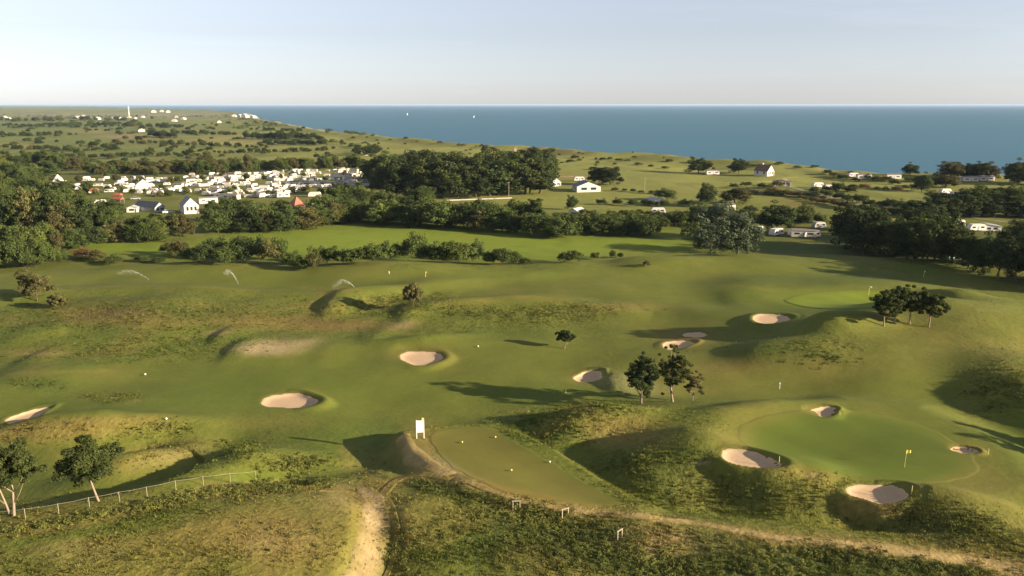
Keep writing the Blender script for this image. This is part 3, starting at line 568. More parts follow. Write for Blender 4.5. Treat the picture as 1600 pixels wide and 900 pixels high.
def limbs(mb, rng, base, top, r0, targets, kn=5, n=7):
    base, top = Vector(base), Vector(top); side = Vector((rng.normal(), rng.normal(), 0)) * (top - base).length * .035
    pts = [base + (top - base) * (i / kn) + side * math.sin(math.pi * i / kn) for i in range(kn + 1)]
    mb.tube([pts[0] - Vector((0, 0, .4))] + pts, [r0 * 1.15] + [r0 * (1 - .75 * i / kn) for i in range(kn + 1)], n)
    for t in targets:
        t = Vector(t); f = rng.uniform(.45, .92); q = min(kn - 1, int(f * kn)); s = pts[q] + (pts[q + 1] - pts[q]) * (f * kn - q)
        if t.z < s.z + .1: s = pts[max(1, q - 2)]
        mid = (s + t) / 2 + Vector((0, 0, -.08 * (t - s).length)); mb.tube([s, mid, t], [r0 * .38, r0 * .25, r0 * .08], 5)
PAL = dict(pine=((.026, .036, .010), (.080, .092, .024)), dark=((.026, .038, .012), (.072, .092, .028)), mid=((.034, .052, .014), (.100, .126, .032)), light=((.052, .074, .017), (.135, .155, .038)),
           grey=((.050, .068, .034), (.115, .138, .070)), brown=((.060, .058, .020), (.135, .122, .042)), rust=((.09, .055, .024), (.18, .11, .05)))
PROTO = {}
def tree_proto(key, seed, h, w, crown_from, pal, k, n, size, parts=True, bark=BARK, wob=.3, crad=.22):
    """a tree of height h, crown width w; crown fills from crown_from*h to the top"""
    rng = np.random.default_rng(seed); cz = h * (crown_from + 1) / 2; rz = h * (1 - crown_from) / 2
    P = crown_points(rng, k, w / 2 * .85, w / 2 * .85, rz * .88, cz, wob, -.9 if parts else -.5)
    lowr = np.clip((cz - P[:, 2]) / rz, 0, 1); P[:, :2] *= (1 / np.sqrt(1 - .8 * lowr ** 2))[:, None]
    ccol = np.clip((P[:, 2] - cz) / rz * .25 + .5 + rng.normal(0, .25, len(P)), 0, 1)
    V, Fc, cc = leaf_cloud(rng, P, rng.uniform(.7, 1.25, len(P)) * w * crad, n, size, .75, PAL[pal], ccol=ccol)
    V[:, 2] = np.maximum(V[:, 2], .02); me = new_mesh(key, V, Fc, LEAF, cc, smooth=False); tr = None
    if parts:
        mb = MB(); limbs(mb, rng, (0, 0, 0), (rng.normal(0, .04) * w, 0, h * .8), h * .022, P[rng.choice(len(P), 7)], 4, 6); tr = mb.mesh('trunk', bark, True)
    PROTO[key] = (me, tr, h, w)
for s in range(3):
    tree_proto(f'shrub_{s}', 10 + s, 3, 3.4, 0, ('mid', 'light', 'mid')[s], 70, 70, .10, False, crad=.17, wob=.4)
    tree_proto(f'dshrub_{s}', 20 + s, 3, 3.6, 0, ('dark', 'mid', 'dark')[s], 70, 70, .10, False, crad=.17, wob=.4)
    tree_proto(f'bshrub_{s}', 30 + s, 3, 3.4, 0, ('brown', 'rust', 'brown')[s], 60, 60, .10, False, crad=.17, wob=.4)
    tree_proto(f'broad_{s}', 40 + s, 9, 8, .04, ('mid', 'light', 'mid')[s], 130, 90, .19, crad=.15, wob=.45)
    tree_proto(f'wood_{s}', 50 + s, 10, 8, .05, 'dark', 140, 90, .20, crad=.15, wob=.45)
    tree_proto(f'stone_pine_{s}', 60 + s, 10, 7.5, .06, 'pine', 130, 90, .20, wob=.5, crad=.14)
    tree_proto(f'brown_{s}', 70 + s, 8, 6.5, .06, ('brown', 'mid', 'brown')[s], 100, 80, .18, crad=.15, wob=.45)
    tree_proto(f'conifer_{s}', 80 + s, 12, 6, .05, ('pine', 'mid', 'dark')[s], 130, 80, .20, wob=.3, crad=.15)
tree_proto('willow_0', 90, 10, 11, .04, 'grey', 170, 100, .20, crad=.13, wob=.5); tree_proto('willow_1', 91, 10, 10, .05, 'grey', 160, 100, .20, crad=.13, wob=.5)
NAMES = dict(shrub='shrub', dshrub='shrub', bshrub='shrub', broad='broadleaf_tree', wood='dark_tree', stone_pine='pine_tree', brown='olive_brown_tree', conifer='conifer_tree', willow='grey_green_tree')
rnd = random.Random(7)
ORD = 'first second third fourth fifth sixth seventh eighth ninth tenth eleventh twelfth thirteenth fourteenth fifteenth sixteenth seventeenth eighteenth nineteenth twentieth'.split()
ORD += ['twenty-' + o for o in ORD[:9]] + ['thirtieth'] + ['thirty-' + o for o in ORD[:9]] + ['fortieth'] + ['forty-' + o for o in ORD[:9]] + ['fiftieth'] + ['fifty-' + o for o in ORD[:9]] + ['sixtieth'] + ['sixty-' + o for o in ORD[:9]]
def scale_at(P): return (P[:, 1] * CP + (CAMZ - P[:, 2]) * SP) / F       # metres per pixel at a ground point
PROT = [(196, 264, 308, 334), (281, 313, 306, 334), (452, 486, 303, 320), (1018, 1044, 306, 322), (1048, 1080, 334, 347), (1016, 1040, 328, 334), (884, 908, 324, 336), (896, 942, 282, 300), (1170, 1290, 350, 372), (1528, 1560, 352, 359), (1190, 1240, 255, 291), (690, 852, 304, 314), (1484, 1560, 276, 284)]
def plant(kind, pts, label, group, uniq=False, parts=True, cat=None, var=2):
    """pts: (px x, px base y, px height, px width)"""
    pts = sorted(pts) if uniq else pts
    if uniq and not isinstance(label, list): pts = [p for p in pts if not any(p[0] + p[2] * .5 > a and p[0] - p[2] * .5 < b and p[1] > d - 1 and p[1] - p[2] < d - 2 for a, b, c, d in PROT)]
    P = ground([p[0] for p in pts], [p[1] for p in pts]); S = scale_at(P); out = []
    for i, (p, g_, s) in enumerate(zip(pts, P, S)):
        if g_[2] < SEA + 2: continue
        kd = p[4] if len(p) > 4 else kind
        n = 2 if kd == 'willow' else 3; me, tr, h, wd = PROTO[f'{kd}_{rnd.randrange(n)}']
        hh = p[2] * s; ww = (p[3] if len(p) > 3 and p[3] else p[2] * .95) * s
        name = NAMES[kd]; lab = label[i] if isinstance(label, list) else (label.replace('#', ORD[i]) if uniq else label)
        rz = rnd.uniform(0, 6.28); scl = (ww / wd, ww / wd * rnd.uniform(.85, 1.15), hh / h)
        if tr is not None and parts:
            o = empty(name, g_, rz); o.scale = scl; link('trunk', tr, o); link('crown', me, o)
        else:
            o = link(name, me, None, g_); o.rotation_euler.z = rz; o.scale = scl
        tag(o, lab, cat or ('shrub' if 'shrub' in kd else 'tree'), group); out.append(o)
    return out
def along(line, step, h, w=1.0, jx=.3, jy=2.0, kinds=None):
    L = np.array(line, float); d = np.concatenate([[0], np.cumsum(np.hypot(*np.diff(L, axis=0).T))]); out = []; t = step * .3
    while t < d[-1]:
        x = np.interp(t, d, L[:, 0]); y = np.interp(t, d, L[:, 1]); hh = np.interp(t, d, np.linspace(0, 1, len(h)) * d[-1], ) if 0 else np.interp(t / d[-1], np.linspace(0, 1, len(h)), h)
        hh *= rnd.uniform(.75, 1.2); p = (x + rnd.uniform(-jx, jx) * step, y + rnd.uniform(-jy, jy), hh, hh * w * rnd.uniform(.85, 1.25))
        out.append(p + ((rnd.choice(kinds),) if kinds else ())); t += step * rnd.uniform(.75, 1.25)
    return out
# near hedge, between golf course and bright field
hedge = [(131, 404, 17, 32, 'bshrub'), (150, 408, 16, 30, 'bshrub'), (176, 413, 14, 30, 'dshrub'), (247, 411, 9, 22), (222, 409, 10, 24), (262, 398, 20, 24, 'bshrub'), (280, 404, 28, 34, 'bshrub'), (300, 409, 22, 30), (318, 411, 28, 36, 'dshrub'), (336, 404, 34, 40, 'dshrub'), (352, 412, 26, 38), (376, 406, 36, 42, 'dshrub'), (398, 410, 38, 42, 'dshrub'), (420, 412, 36, 34, 'bshrub'), (436, 408, 36, 34, 'dshrub'), (455, 415, 22, 30, 'dshrub'), (472, 421, 18, 30, 'dshrub'), (488, 421, 26, 28, 'bshrub'),
         (500, 412, 28, 34), (520, 413, 26, 36), (542, 413, 24, 34), (562, 412, 26, 36), (582, 411, 30, 36), (602, 407, 28, 34), (622, 405, 26, 30, 'dshrub'), (648, 406, 42, 42, 'dshrub'), (668, 408, 26, 32, 'dshrub'), (690, 410, 28, 38, 'dshrub'), (708, 411, 34, 44), (730, 411, 28, 34), (745, 409, 32, 24, 'dshrub'), (764, 412, 20, 26, 'dshrub'), (782, 413, 24, 34, 'dshrub'), (804, 412, 18, 28), (822, 412, 9, 22, 'dshrub'), (882, 410, 15, 28, 'dshrub'), (897, 410, 19, 26, 'dshrub'), (930, 406, 12, 13), (958, 404, 14, 11, 'dshrub'), (969, 403, 8, 9, 'dshrub')]
plant('shrub', hedge, '# shrub from the left in the broken hedge before the bright field', 'shrubs in the broken hedge below the bright field', True)
plant('bshrub', [(1010, 416, 9, 12)], 'tiny brown bush alone on the crest in front of the big grey-green trees', None)
# hedge and trees along the far side of the bright field
row = along([(195, 378), (262, 372), (345, 361), (452, 361), (540, 347), (640, 352), (780, 362), (850, 371), (915, 366), (1000, 368), (1085, 374)], 11, [34, 36, 34, 30, 32, 36, 34, 30, 32, 34], 1.15, .3, 2, ['shrub', 'broad', 'dshrub', 'broad', 'brown', 'dshrub', 'wood'])
seg = [(300, 'far hedge below the white gabled house'), (560, 'far hedge below the red pyramid roof'), (800, 'far hedge below the pine wood'), (2000, 'far hedge right of the pine wood')]
lo = 0
for hi, txt in seg:
    plant('shrub', [p for p in row if lo <= p[0] < hi], '# plant from the left in the ' + txt, 'bushes and small trees of the far hedge', True); lo = hi
row2 = along([(190, 352), (300, 350), (420, 345), (560, 338), (700, 342), (840, 352)], 15, [30, 26, 30, 32, 32, 34], 1.1, .4, 5, ['shrub', 'broad', 'dshrub', 'broad', 'brown', 'wood'])
plant('broad', row2, '# tree or bush from the left in the second row of the far hedge', 'second row of the far hedge', True)
row3 = along([(330, 332), (440, 330), (560, 326), (660, 328), (760, 334)], 17, [20, 18, 30, 34, 22], 1.1, .4, 4, ['shrub', 'broad', 'dshrub', 'wood'])
plant('broad', row3, '# tree or bush from the left between the caravan park and the far hedge', 'trees between caravan park and hedge', True)
# left wood
lw = along([(5, 420), (60, 418), (105, 408)], 15, [42, 40, 22], .9, .3, 2, ['broad', 'shrub', 'shrub'])
lw += along([(0, 396), (80, 392), (175, 380)], 16, [46, 38, 30], .9, .3, 3, ['broad', 'shrub', 'dshrub', 'brown'])
lw += along([(0, 370), (80, 372), (190, 366)], 16, [48, 52, 36], .8, .3, 4, ['broad', 'wood', 'brown', 'wood', 'conifer'])
plant('broad', lw, '# tree or bush from the left in the front of the wood at left', 'front trees of the wood at left', True)
lw = [(60, 372, 74, 44, 'brown'), (38, 372, 76, 42, 'conifer'), (82, 372, 82, 36, 'conifer'), (104, 368, 66, 40, 'broad'), (140, 366, 62, 36, 'conifer'), (20, 360, 60, 40, 'wood')]
plant('wood', lw, ['dark conifer at left of the wood beside the picture edge', 'tall brownish tree in the middle of the wood at left', 'tall dark conifer standing left of the rust-brown tree', 'tallest narrow dark conifer right of the rust-brown tree', 'green spreading tree behind the dark conifers at left', 'slim conifer at the right end of the wood below the marquee'] if 0 else ['dark spreading tree nearest the left picture edge in the wood', 'tall dark conifer left of the rust-brown tree', 'tall rust-brown tree among dark conifers in the wood at left', 'narrow black-green conifer right of the rust-brown tree', 'broad green tree right of the black-green conifer', 'slim conifer at the right end of the wood, under the caravans'][:6], 'tall trees of the wood at left', True)
lw = along([(0, 338), (90, 330), (200, 338)], 15, [40, 36, 22], 1.0, .4, 6, ['broad', 'wood', 'broad', 'shrub'])
lw += along([(0, 310), (75, 305), (150, 308)], 15, [34, 30, 14], 1.0, .4, 6, ['broad', 'wood', 'broad'])
lw += along([(0, 285), (75, 282)], 14, [30, 26], 1.1, .4, 5, ['broad', 'wood', 'broad'])
lw += along([(0, 262), (90, 262), (150, 266)], 12, [22, 20, 18], 1.2, .4, 4, ['broad', 'wood', 'brown'])
plant('broad', lw, '# tree from the left in the back of the wood at left', 'back trees of the wood at left', True)
# pine wood in the middle
pw = along([(592, 306), (700, 309), (850, 302)], 13, [50, 52, 48], .95, .3, 1, ['stone_pine', 'stone_pine', 'conifer', 'wood'])
P0 = pw; pw = along([(590, 292), (700, 296), (855, 290)], 14, [48, 48, 44], 1.0, .3, 2, ['stone_pine', 'wood']) ; P2 = along([(600, 282), (740, 284), (862, 280)], 15, [40, 42, 42], 1.0, .3, 2, ['stone_pine', 'wood'])
for q_, t_ in ((P0, 'front'), (pw, 'middle'), (P2, 'back')): plant('stone_pine', q_, f'# tree from the left in the {t_} row of the dark pine wood', 'trees of the dark pine wood', True)
plant('wood', [(842, 272, 26, 34), (858, 268, 22, 26), (820, 268, 22, 26)], ['dark tree top behind the pine wood, leftmost of three', 'large dark round tree at the top right of the pine wood', 'small dark tree at the far right corner of the pine wood'], 'trees at the corner of the pine wood', True)
# olive-brown row behind the caravan park
bw = along([(140, 272), (300, 272), (470, 266), (600, 262), (735, 264)], 11.5, [17, 19, 18, 17, 16], .95, .3, 1.5, ['brown', 'brown', 'broad'])
for a_, b_, t_ in ((0, 340, 'left third'), (340, 560, 'middle third'), (560, 900, 'right third')): plant('brown', [p for p in bw if a_ <= p[0] < b_], f'# tree in the {t_} of the olive-brown row behind the caravans', 'olive-brown tree row behind the caravan park', True, parts=False)
bw = along([(160, 262), (400, 258), (560, 256)], 13, [12, 12, 11], 1.2, .3, 2, ['brown', 'broad', 'wood'])
plant('brown', bw, 'small olive tree in the thin second row behind the caravans', 'thin tree row behind the caravans', parts=False)
# landmark trees of the middle distance
LM = [(936, 288, 28, 30, 'wood', 'dark tree behind the white barn, left of a joined pair'), (954, 289, 28, 34, 'wood', 'dark tree right of the white barn, right of a joined pair'), (1091, 271, 24, 32, 'wood', 'dark round tree alone in the far meadow left of the small white caravan'), (1154, 271, 22, 30, 'wood', 'dark round tree in the far meadow left of the steep-roofed house'),
      (835, 352, 46, 34, 'conifer', 'dark pointed tree over the far hedge below the pine wood'), (893, 328, 22, 16, 'wood', 'small dark tree beside the tilted white roof'), (1040, 313, 17, 36, 'dshrub', 'wide low bush behind the white chalet'), (1104, 322, 34, 32, 'wood', 'dark tree right of the white chalet, taller of the pair'), (1148, 318, 26, 44, 'brown', 'broad olive tree in the meadow above the grey-green trees'), (1125, 372, 52, 70, 'willow', 'upper grey-green tree of the big cluster right of the bright field'),
      (1110, 392, 40, 60, 'willow', 'low grey-green tree at the left of the big cluster'), (1152, 398, 62, 68, 'willow', 'big grey-green tree nearest the bright field edge'), (1095, 352, 34, 40, 'broad', 'mid green tree left behind the grey-green trees'), (882, 372, 30, 46, 'dshrub', 'big round bush bulging from the far hedge into the bright field'), (558, 243, 14, 13, 'wood', 'far dark tree left of the tiny white hut, leftmost of three'), (570, 241, 13, 14, 'brown', 'far dark tree behind the tiny white hut, middle of three'), (583, 243, 18, 20, 'wood', 'far dark tree right of the tiny white hut, largest of three'),
      (1311, 300, 15, 22, 'dshrub', 'dark round bush by the lane right of the two white caravans'), (1330, 300, 13, 20, 'brown', 'olive bush by the lane right of the dark round bush'), (1422, 273, 17, 26, 'wood', 'dark tree on the dune edge against the sea'), (1440, 300, 28, 30, 'wood', 'dark tree inland of the dune edge tree'), (1478, 292, 20, 40, 'brown', 'olive tree among the far cabins at right')]
for t in LM: plant(t[4], [t[:4]], t[5], 'scattered trees of the meadows')
# right woods
rw = [(1215, 360, 42, 56, 'wood'), (1258, 350, 32, 34, 'broad'), (1300, 378, 52, 46, 'wood'), (1330, 388, 68, 66, 'wood'), (1355, 372, 54, 50, 'wood'), (1375, 392, 44, 46, 'wood'), (1405, 400, 54, 56, 'wood'), (1440, 392, 46, 50, 'wood'), (1465, 402, 50, 40, 'brown'), (1430, 365, 40, 46, 'wood'), (1455, 352, 36, 42, 'conifer'), (1475, 372, 30, 40, 'broad')]
rw += [(1312, 392, 66, 56, 'wood'), (1350, 397, 70, 62, 'wood'), (1388, 402, 60, 56, 'wood'), (1418, 406, 64, 56, 'wood'), (1448, 403, 60, 54, 'wood'), (1470, 398, 50, 50, 'wood'), (1290, 384, 44, 40, 'wood')]
plant('wood', rw, '# tree from the left in the dark wood behind the white caravans at right', 'dark wood at right, front', True)
rw = along([(1395, 403), (1500, 412), (1560, 408), (1640, 415)], 15, [50, 58, 60, 66], .9, .3, 3, ['wood', 'wood', 'stone_pine']) + along([(1380, 380), (1510, 386), (1620, 385)], 20, [36, 34, 42], 1.0, .3, 3, ['wood', 'brown'])
rw += [(1512, 420, 54, 52, 'wood'), (1536, 426, 58, 52, 'wood'), (1558, 431, 60, 50, 'wood'), (1602, 438, 68, 60, 'wood'), (1500, 400, 40, 46, 'wood')]
plant('wood', rw, '# tree from the left in the dark wood at the right picture edge', 'dark wood at the right edge', True)
rw = along([(1430, 340), (1520, 338), (1640, 340)], 16, [26, 32, 40], 1.1, .3, 2, ['wood', 'wood', 'conifer']) + along([(1460, 324), (1640, 327)], 15, [26, 34], 1.2, .3, 2, ['wood', 'broad'])
plant('wood', rw, '# tree from the left in the dark belt above the long white cabin', 'dark tree belt at right', True)
rw = along([(1478, 277), (1530, 278), (1556, 279)], 10, [22, 22], 1.2, .3, 1, ['wood', 'brown']) + along([(1563, 287), (1640, 290)], 10, [32, 32], .8, .3, 1, ['conifer', 'wood'])
plant('wood', rw, '# tree from the left in the windbreak against the sea at right', 'windbreak against the sea', True)
rw = along([(1270, 300), (1340, 318), (1430, 330)], 13, [9, 11, 14], 1.6, .3, 2, ['dshrub', 'dshrub', 'shrub'])
plant('dshrub', rw, '# bush from the left along the road across the right meadow', 'roadside bushes at right', True)
rw = along([(1200, 303), (1290, 312)], 14, [7, 8], 1.8, .3, 1.5, ['dshrub']) + along([(1290, 298), (1420, 300)], 18, [7, 8], 1.8, .3, 4, ['dshrub', 'bshrub']) + along([(1140, 292), (1220, 293)], 14, [8, 8], 1.8, .3, 3, ['dshrub', 'bshrub'])
plant('dshrub', rw, 'low dark bush in the rough meadow around the far cabins', 'low bushes around the far cabins')
tr_ = along([(870, 352), (1080, 355)], 16, [18, 20], 1.3, .3, 3, ['dshrub', 'broad', 'shrub']) + along([(940, 320), (1090, 322)], 20, [9, 10], 1.6, .3, 2, ['dshrub'])
tr_ += along([(1150, 300), (1230, 306), (1330, 326), (1420, 338)], 9, [7, 8, 9], 1.9, .4, 1.2, ['dshrub', 'bshrub']) + along([(960, 300), (1060, 303)], 13, [5, 6], 2.0, .4, 2, ['dshrub', 'bshrub']) + along([(900, 340), (1180, 336)], 13, [9, 10], 1.7, .4, 4, ['dshrub', 'shrub']) + along([(1170, 345), (1290, 348)], 14, [14, 16], 1.4, .4, 3, ['dshrub', 'broad']) + along([(880, 250), (1380, 268)], 24, [4, 4], 2.6, .5, 5, ['dshrub', 'bshrub']) + along([(1290, 275), (1470, 292)], 14, [6, 8], 2.0, .5, 5, ['dshrub', 'bshrub'])
plant('dshrub', tr_, 'low dark bush in the meadows right of the pine wood', 'bushes behind the far hedge')
# off-frame pines that throw shadows in at the right
plant('stone_pine', [(1765, 712, 80, 60), (1800, 742, 90, 60)], ['pine beyond the right picture edge, nearer of two', 'pine beyond the right picture edge, farther of two'], 'pines beyond the right edge', True)
plant('broad', [(-14 - 17 * (k % 9), 418 - 22 * (k // 9) + 3 * (k % 2), 50, 46, ('broad', 'wood', 'brown')[k % 3]) for k in range(54)], 'tree of the wood beyond the left picture edge', 'wood beyond the left edge')
plant('wood', [(1640 + 26 * k, 442 + 6 * (k % 3) + 1.5 * k, 84, 64) for k in range(9)], 'tall dark tree beyond the right picture edge behind the bare-stemmed pines', 'wood beyond the right edge')
# far scrub and copses
rs = random.Random(11); far = []
def scat(n, x0, x1, y0, y1, h0, h1, kinds):
    for _ in range(n):
        x, y = rs.uniform(x0, x1), rs.uniform(y0, y1); hh = rs.uniform(h0, h1) * (.55 + .9 * (y - 175) / 90)
        far.append((x, y, hh, hh * rs.uniform(1.1, 2.3), rs.choice(kinds)))
scat(120, 0, 330, 190, 258, 3.5, 7, ['wood', 'brown', 'wood', 'broad']); scat(60, 0, 260, 180, 205, 3, 6, ['wood', 'broad']); scat(70, 260, 560, 184, 252, 3, 6, ['wood', 'brown', 'dshrub'])
scat(60, 560, 900, 210, 256, 2, 4.5, ['dshrub', 'bshrub', 'dshrub']); scat(40, 900, 1400, 236, 266, 2, 3.5, ['dshrub', 'bshrub'])
for a_, b_ in (((0, 232), (150, 236)), ((0, 214), (120, 210)), ((60, 246), (330, 243)), ((140, 196), (300, 200)), ((200, 224), (420, 232)), ((20, 200), (180, 196)), ((340, 240), (520, 236)), ((0, 190), (200, 189)), ((230, 208), (380, 212))): far += along([a_, b_], 9, [6, 7, 5], 1.3, .5, 1.0, ['wood', 'broad', 'brown'])
plant('wood', far, 'small dark tree or bush of the far coastal plain', 'scattered scrub of the far plain', parts=False)
def far_wood():
    g_ = np.random.default_rng(8); px = g_.uniform(-60, 600, 9000); py = 178 + 82 * g_.uniform(0, 1, 9000) ** 1.1
    t = (CAMZ + 5) / -ray(px, py)[2]; x = ray(px, py)[0] * t; y = ray(px, py)[1] * t; q = fbm(x, y * .35, 170, 3, 87) + .5 * fbm(x, y * .5, 50, 2, 88)
    k = (q > .04 + .38 * sstep(180, 560, px)) & (x * 0 + px < 620); x, y = x[k][:4200], y[k][:4200]; z = H(x, y); k = z > SEA + 4; x, y, z = x[k], y[k], z[k]
    r = g_.uniform(2.0, 4.2, len(x)) * np.clip(y / 1200, .8, 1.8); P = np.column_stack([x, y, z + r * .45]); ccol = np.clip(.5 + .8 * fbm(x, y, 60, 2, 89) + g_.normal(0, .25, len(x)), 0, 1)
    V, Fc, cc = leaf_cloud(g_, P, r * 1.25, 60, .8, .62, ((.026, .038, .014), (.095, .110, .032)), .3, ccol)
    tag(link('far_woodland', new_mesh('far_woodland', V, Fc, LEAF, cc, smooth=False)), 'massed scrub woodland patches over the far left plain', 'woodland', None, 'stuff')
far_wood()
fr = along([(385, 217), (440, 217), (500, 217)], 8, [10, 12, 9], 1.3, .3, 1, ['wood']) + along([(405, 226), (510, 227)], 8, [7, 8], 1.5, .3, 1, ['wood']) + along([(235, 214), (275, 215)], 8, [9, 9], 1.6, .3, 1, ['wood']) + along([(390, 203), (470, 206)], 9, [5, 5], 1.5, .3, 1, ['wood'])
plant('wood', fr, 'dark tree in one of the far copses on the green coastal plain', 'far copses', parts=False)
# ---------------------------------------------------------------- near pines, each its own
def pine(px, py, hpx, wpx, seed, label, lean=0., crown_from=.42, dens=1.0, pal='pine', group=None, fork=False, leany=0., name='pine_tree', bark=BARKP, size=.12, tk=.026, wob=.55, flat_=.65):
    g = ground([px], [py]); s = float(scale_at(g)[0]); h = hpx * s / .97; wd = wpx * s; rng = np.random.default_rng(seed)
    root = empty(name, g[0]); cz = h * (crown_from + 1) / 2; rz = h * (1 - crown_from) / 2
    k = int(110 * dens); P = crown_points(rng, k, wd / 2 * .82, wd / 2 * .8, rz * .86, cz, wob, -.8); P[:, 0] += lean * P[:, 2]; P[:, 1] += leany * P[:, 2]
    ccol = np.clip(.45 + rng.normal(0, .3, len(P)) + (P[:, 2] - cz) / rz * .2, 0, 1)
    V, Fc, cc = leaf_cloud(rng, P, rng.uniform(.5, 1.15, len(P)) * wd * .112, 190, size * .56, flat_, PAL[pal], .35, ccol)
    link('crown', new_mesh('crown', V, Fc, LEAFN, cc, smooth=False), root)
    mb = MB(); T = P[rng.choice(len(P), min(len(P), 26), False)]
    limbs(mb, rng, (0, 0, 0), (lean * h * .85, leany * h * .85, h * .86), h * tk, T[:20], 6, 9)
    if fork: limbs(mb, rng, (-.5, .2, 0), (lean * h * .8 - wd * .28, 0, h * .75), h * tk * .8, T[20:], 5, 8)
    mb.obj('trunk', bark, root, True)
    return tag(root, label, 'tree', group)
pine(154, 783, 92, 102, 1, 'leaning pine with a bare pale trunk beside the fence at lower left', -.16, .40, 1.25, size=.16, tk=.020)
pine(22, 806, 122, 100, 2, 'forked pine with two pale trunks cut by the left picture edge', -.06, .36, 1.25, fork=True, size=.16, tk=.018)
pine(1002, 630, 76, 56, 3, 'dense dark pine, leftmost of the three tall pines on the mound', .0, .14, 1.9, 'dark', 'three tall pines on the mound', size=.13, tk=.02)
pine(1051, 628, 82, 52, 4, 'pine with a gappy crown, tallest and middle of the three on the mound', -.02, .18, 1.15, 'pine', 'three tall pines on the mound', size=.12, tk=.022)
pine(1082, 626, 50, 34, 5, 'thin sparse pine, smallest and rightmost of the three on the mound', .0, .22, .5, 'brown', 'three tall pines on the mound', size=.11, tk=.016)
pine(882, 545, 30, 27, 6, 'small lone tree with a dark crown on the open fairway', 0, .30, .8, 'dark', name='lone_tree', size=.15, tk=.03)
pine(58, 470, 44, 54, 7, 'spreading tree with brownish crown on the left fairway', 0, .18, 1.1, 'brown', name='spreading_tree', size=.2, tk=.022, bark=BARK)
pine(646, 478, 36, 40, 9, 'round grey-brown tree on the rough above the crescent bunker', 0, .05, 1.3, 'brown', name='round_tree', size=.19, tk=.02, wob=.15, bark=BARK)
pine(90, 479, 21, 32, 8, 'round brown bush right of the spreading tree on the left fairway', 0, .0, 1.0, 'brown', name='round_bush', size=.19, tk=.02, wob=.15, bark=BARK)
pine(1381, 510, 56, 52, 11, 'pine at the left end of the four on the hilltop', .0, .20, 1.1, 'pine', 'four pines on the hilltop', size=.17, tk=.022)
pine(1397, 505, 54, 40, 12, 'second pine from the left of the four on the hilltop', .0, .20, .9, 'dark', 'four pines on the hilltop', size=.17, tk=.022)
pine(1421, 506, 57, 50, 13, 'third pine from the left of the four on the hilltop', .0, .20, 1.1, 'pine', 'four pines on the hilltop', size=.17, tk=.022)
pine(1451, 511, 55, 48, 14, 'pine at the right end of the four, set slightly apart', .0, .20, .9, 'pine', 'four pines on the hilltop', size=.17, tk=.022)
for i, (x, y, h_, w_) in enumerate([(1559, 441, 62, 44), (1571, 442, 66, 46), (1588, 443, 68, 52), (1612, 445, 72, 54)]):
    pine(x, y, h_, w_, 30 + i, ['bare-stemmed dark pine at the right edge of the course, leftmost of a clump', 'bare-stemmed dark pine, second in the clump at the right edge', 'bare-stemmed dark pine nearly cut by the right picture edge', 'bare-stemmed dark pine beyond the right picture edge'][i], 0, .34, 1.1, 'dark', 'bare-stemmed pines at the right edge', size=.2, tk=.02, bark=BARK)
# ---------------------------------------------------------------- grass tufts and undergrowth of the near ground
rng = np.random.default_rng(5)
def tufts():
    N = 620000; y = 50 + 190 * rng.uniform(0, 1, N) ** 1.25; x = (rng.uniform(-.74, .74, N)) * (y + 14)
    z = H(x, y); c, ro = colours(x, y, z); dist = np.hypot(x, y)
    nz = fbm(x, y, 3.2, 2, 91)
    keep = rng.uniform(0, 1, N) < np.clip((ro - .25) * 1.1, 0, 1) ** 1.4 * .7 * np.clip(.75 + 1.1 * nz, .1, 1) * np.clip(1.5 - dist / 190., .2, 1)
    for nm, pts in (('t', [(668, 684), (700, 668), (765, 666), (795, 683), (850, 714), (920, 756), (980, 788), (930, 792), (850, 782), (770, 764), (703, 732)]),):
        W = ground([p[0] for p in pts], [p[1] for p in pts])[:, :2]; keep &= ~inside(x, y, W)
    for bx, by, M, Mi, *_ in _B:
        u = Mi @ np.vstack([x - bx, y - by]); keep &= np.hypot(*u) > 1.25
    x, y, z, c, ro, dist, nz = [q[keep] for q in (x, y, z, c, ro, dist, nz)]; n = len(x); B = 5
    hgt = (.06 + .15 * rng.uniform(0, 1, n) ** 1.5) * (.55 + .75 * ro) * (1 + .4 * nz)
    V = np.zeros((n, B, 3, 3)); th = rng.uniform(0, 6.28, (n, B)); w_ = (.035 + .03 * rng.uniform(0, 1, (n, B))) * (dist[:, None] / 80.)
    sp = rng.uniform(.02, .16, (n, B)); ox, oy = np.cos(th) * sp, np.sin(th) * sp; tx, ty = -np.sin(th) * w_, np.cos(th) * w_
    bx_, by_ = x[:, None] + ox, y[:, None] + oy; ln = rng.uniform(.4, 1.1, (n, B)) * hgt[:, None]
    V[..., 0, 0] = bx_ - tx; V[..., 0, 1] = by_ - ty; V[..., 0, 2] = z[:, None] - .03; V[..., 1, 0] = bx_ + tx; V[..., 1, 1] = by_ + ty; V[..., 1, 2] = z[:, None] - .03
    V[..., 2, 0] = bx_ + np.cos(th) * ln; V[..., 2, 1] = by_ + np.sin(th) * ln; V[..., 2, 2] = z[:, None] + hgt[:, None] * rng.uniform(.7, 1.2, (n, B))
    cc = c * 1.65 * rng.uniform(.75, 1.35, n)[:, None] * np.where(rng.uniform(0, 1, n) < .12, 1.35, 1)[:, None]; cc = np.repeat(cc, B * 3, 0)
    me = new_mesh('rough_grass', V.reshape(-1, 3), np.arange(n * B * 3).reshape(-1, 3), TUFTM, np.clip(cc, .004, 1), smooth=False)
    tag(link('rough_grass', me), 'tufts of rough grass over dunes and mounds', 'grass', None, 'stuff'); return n
nt_ = tufts()
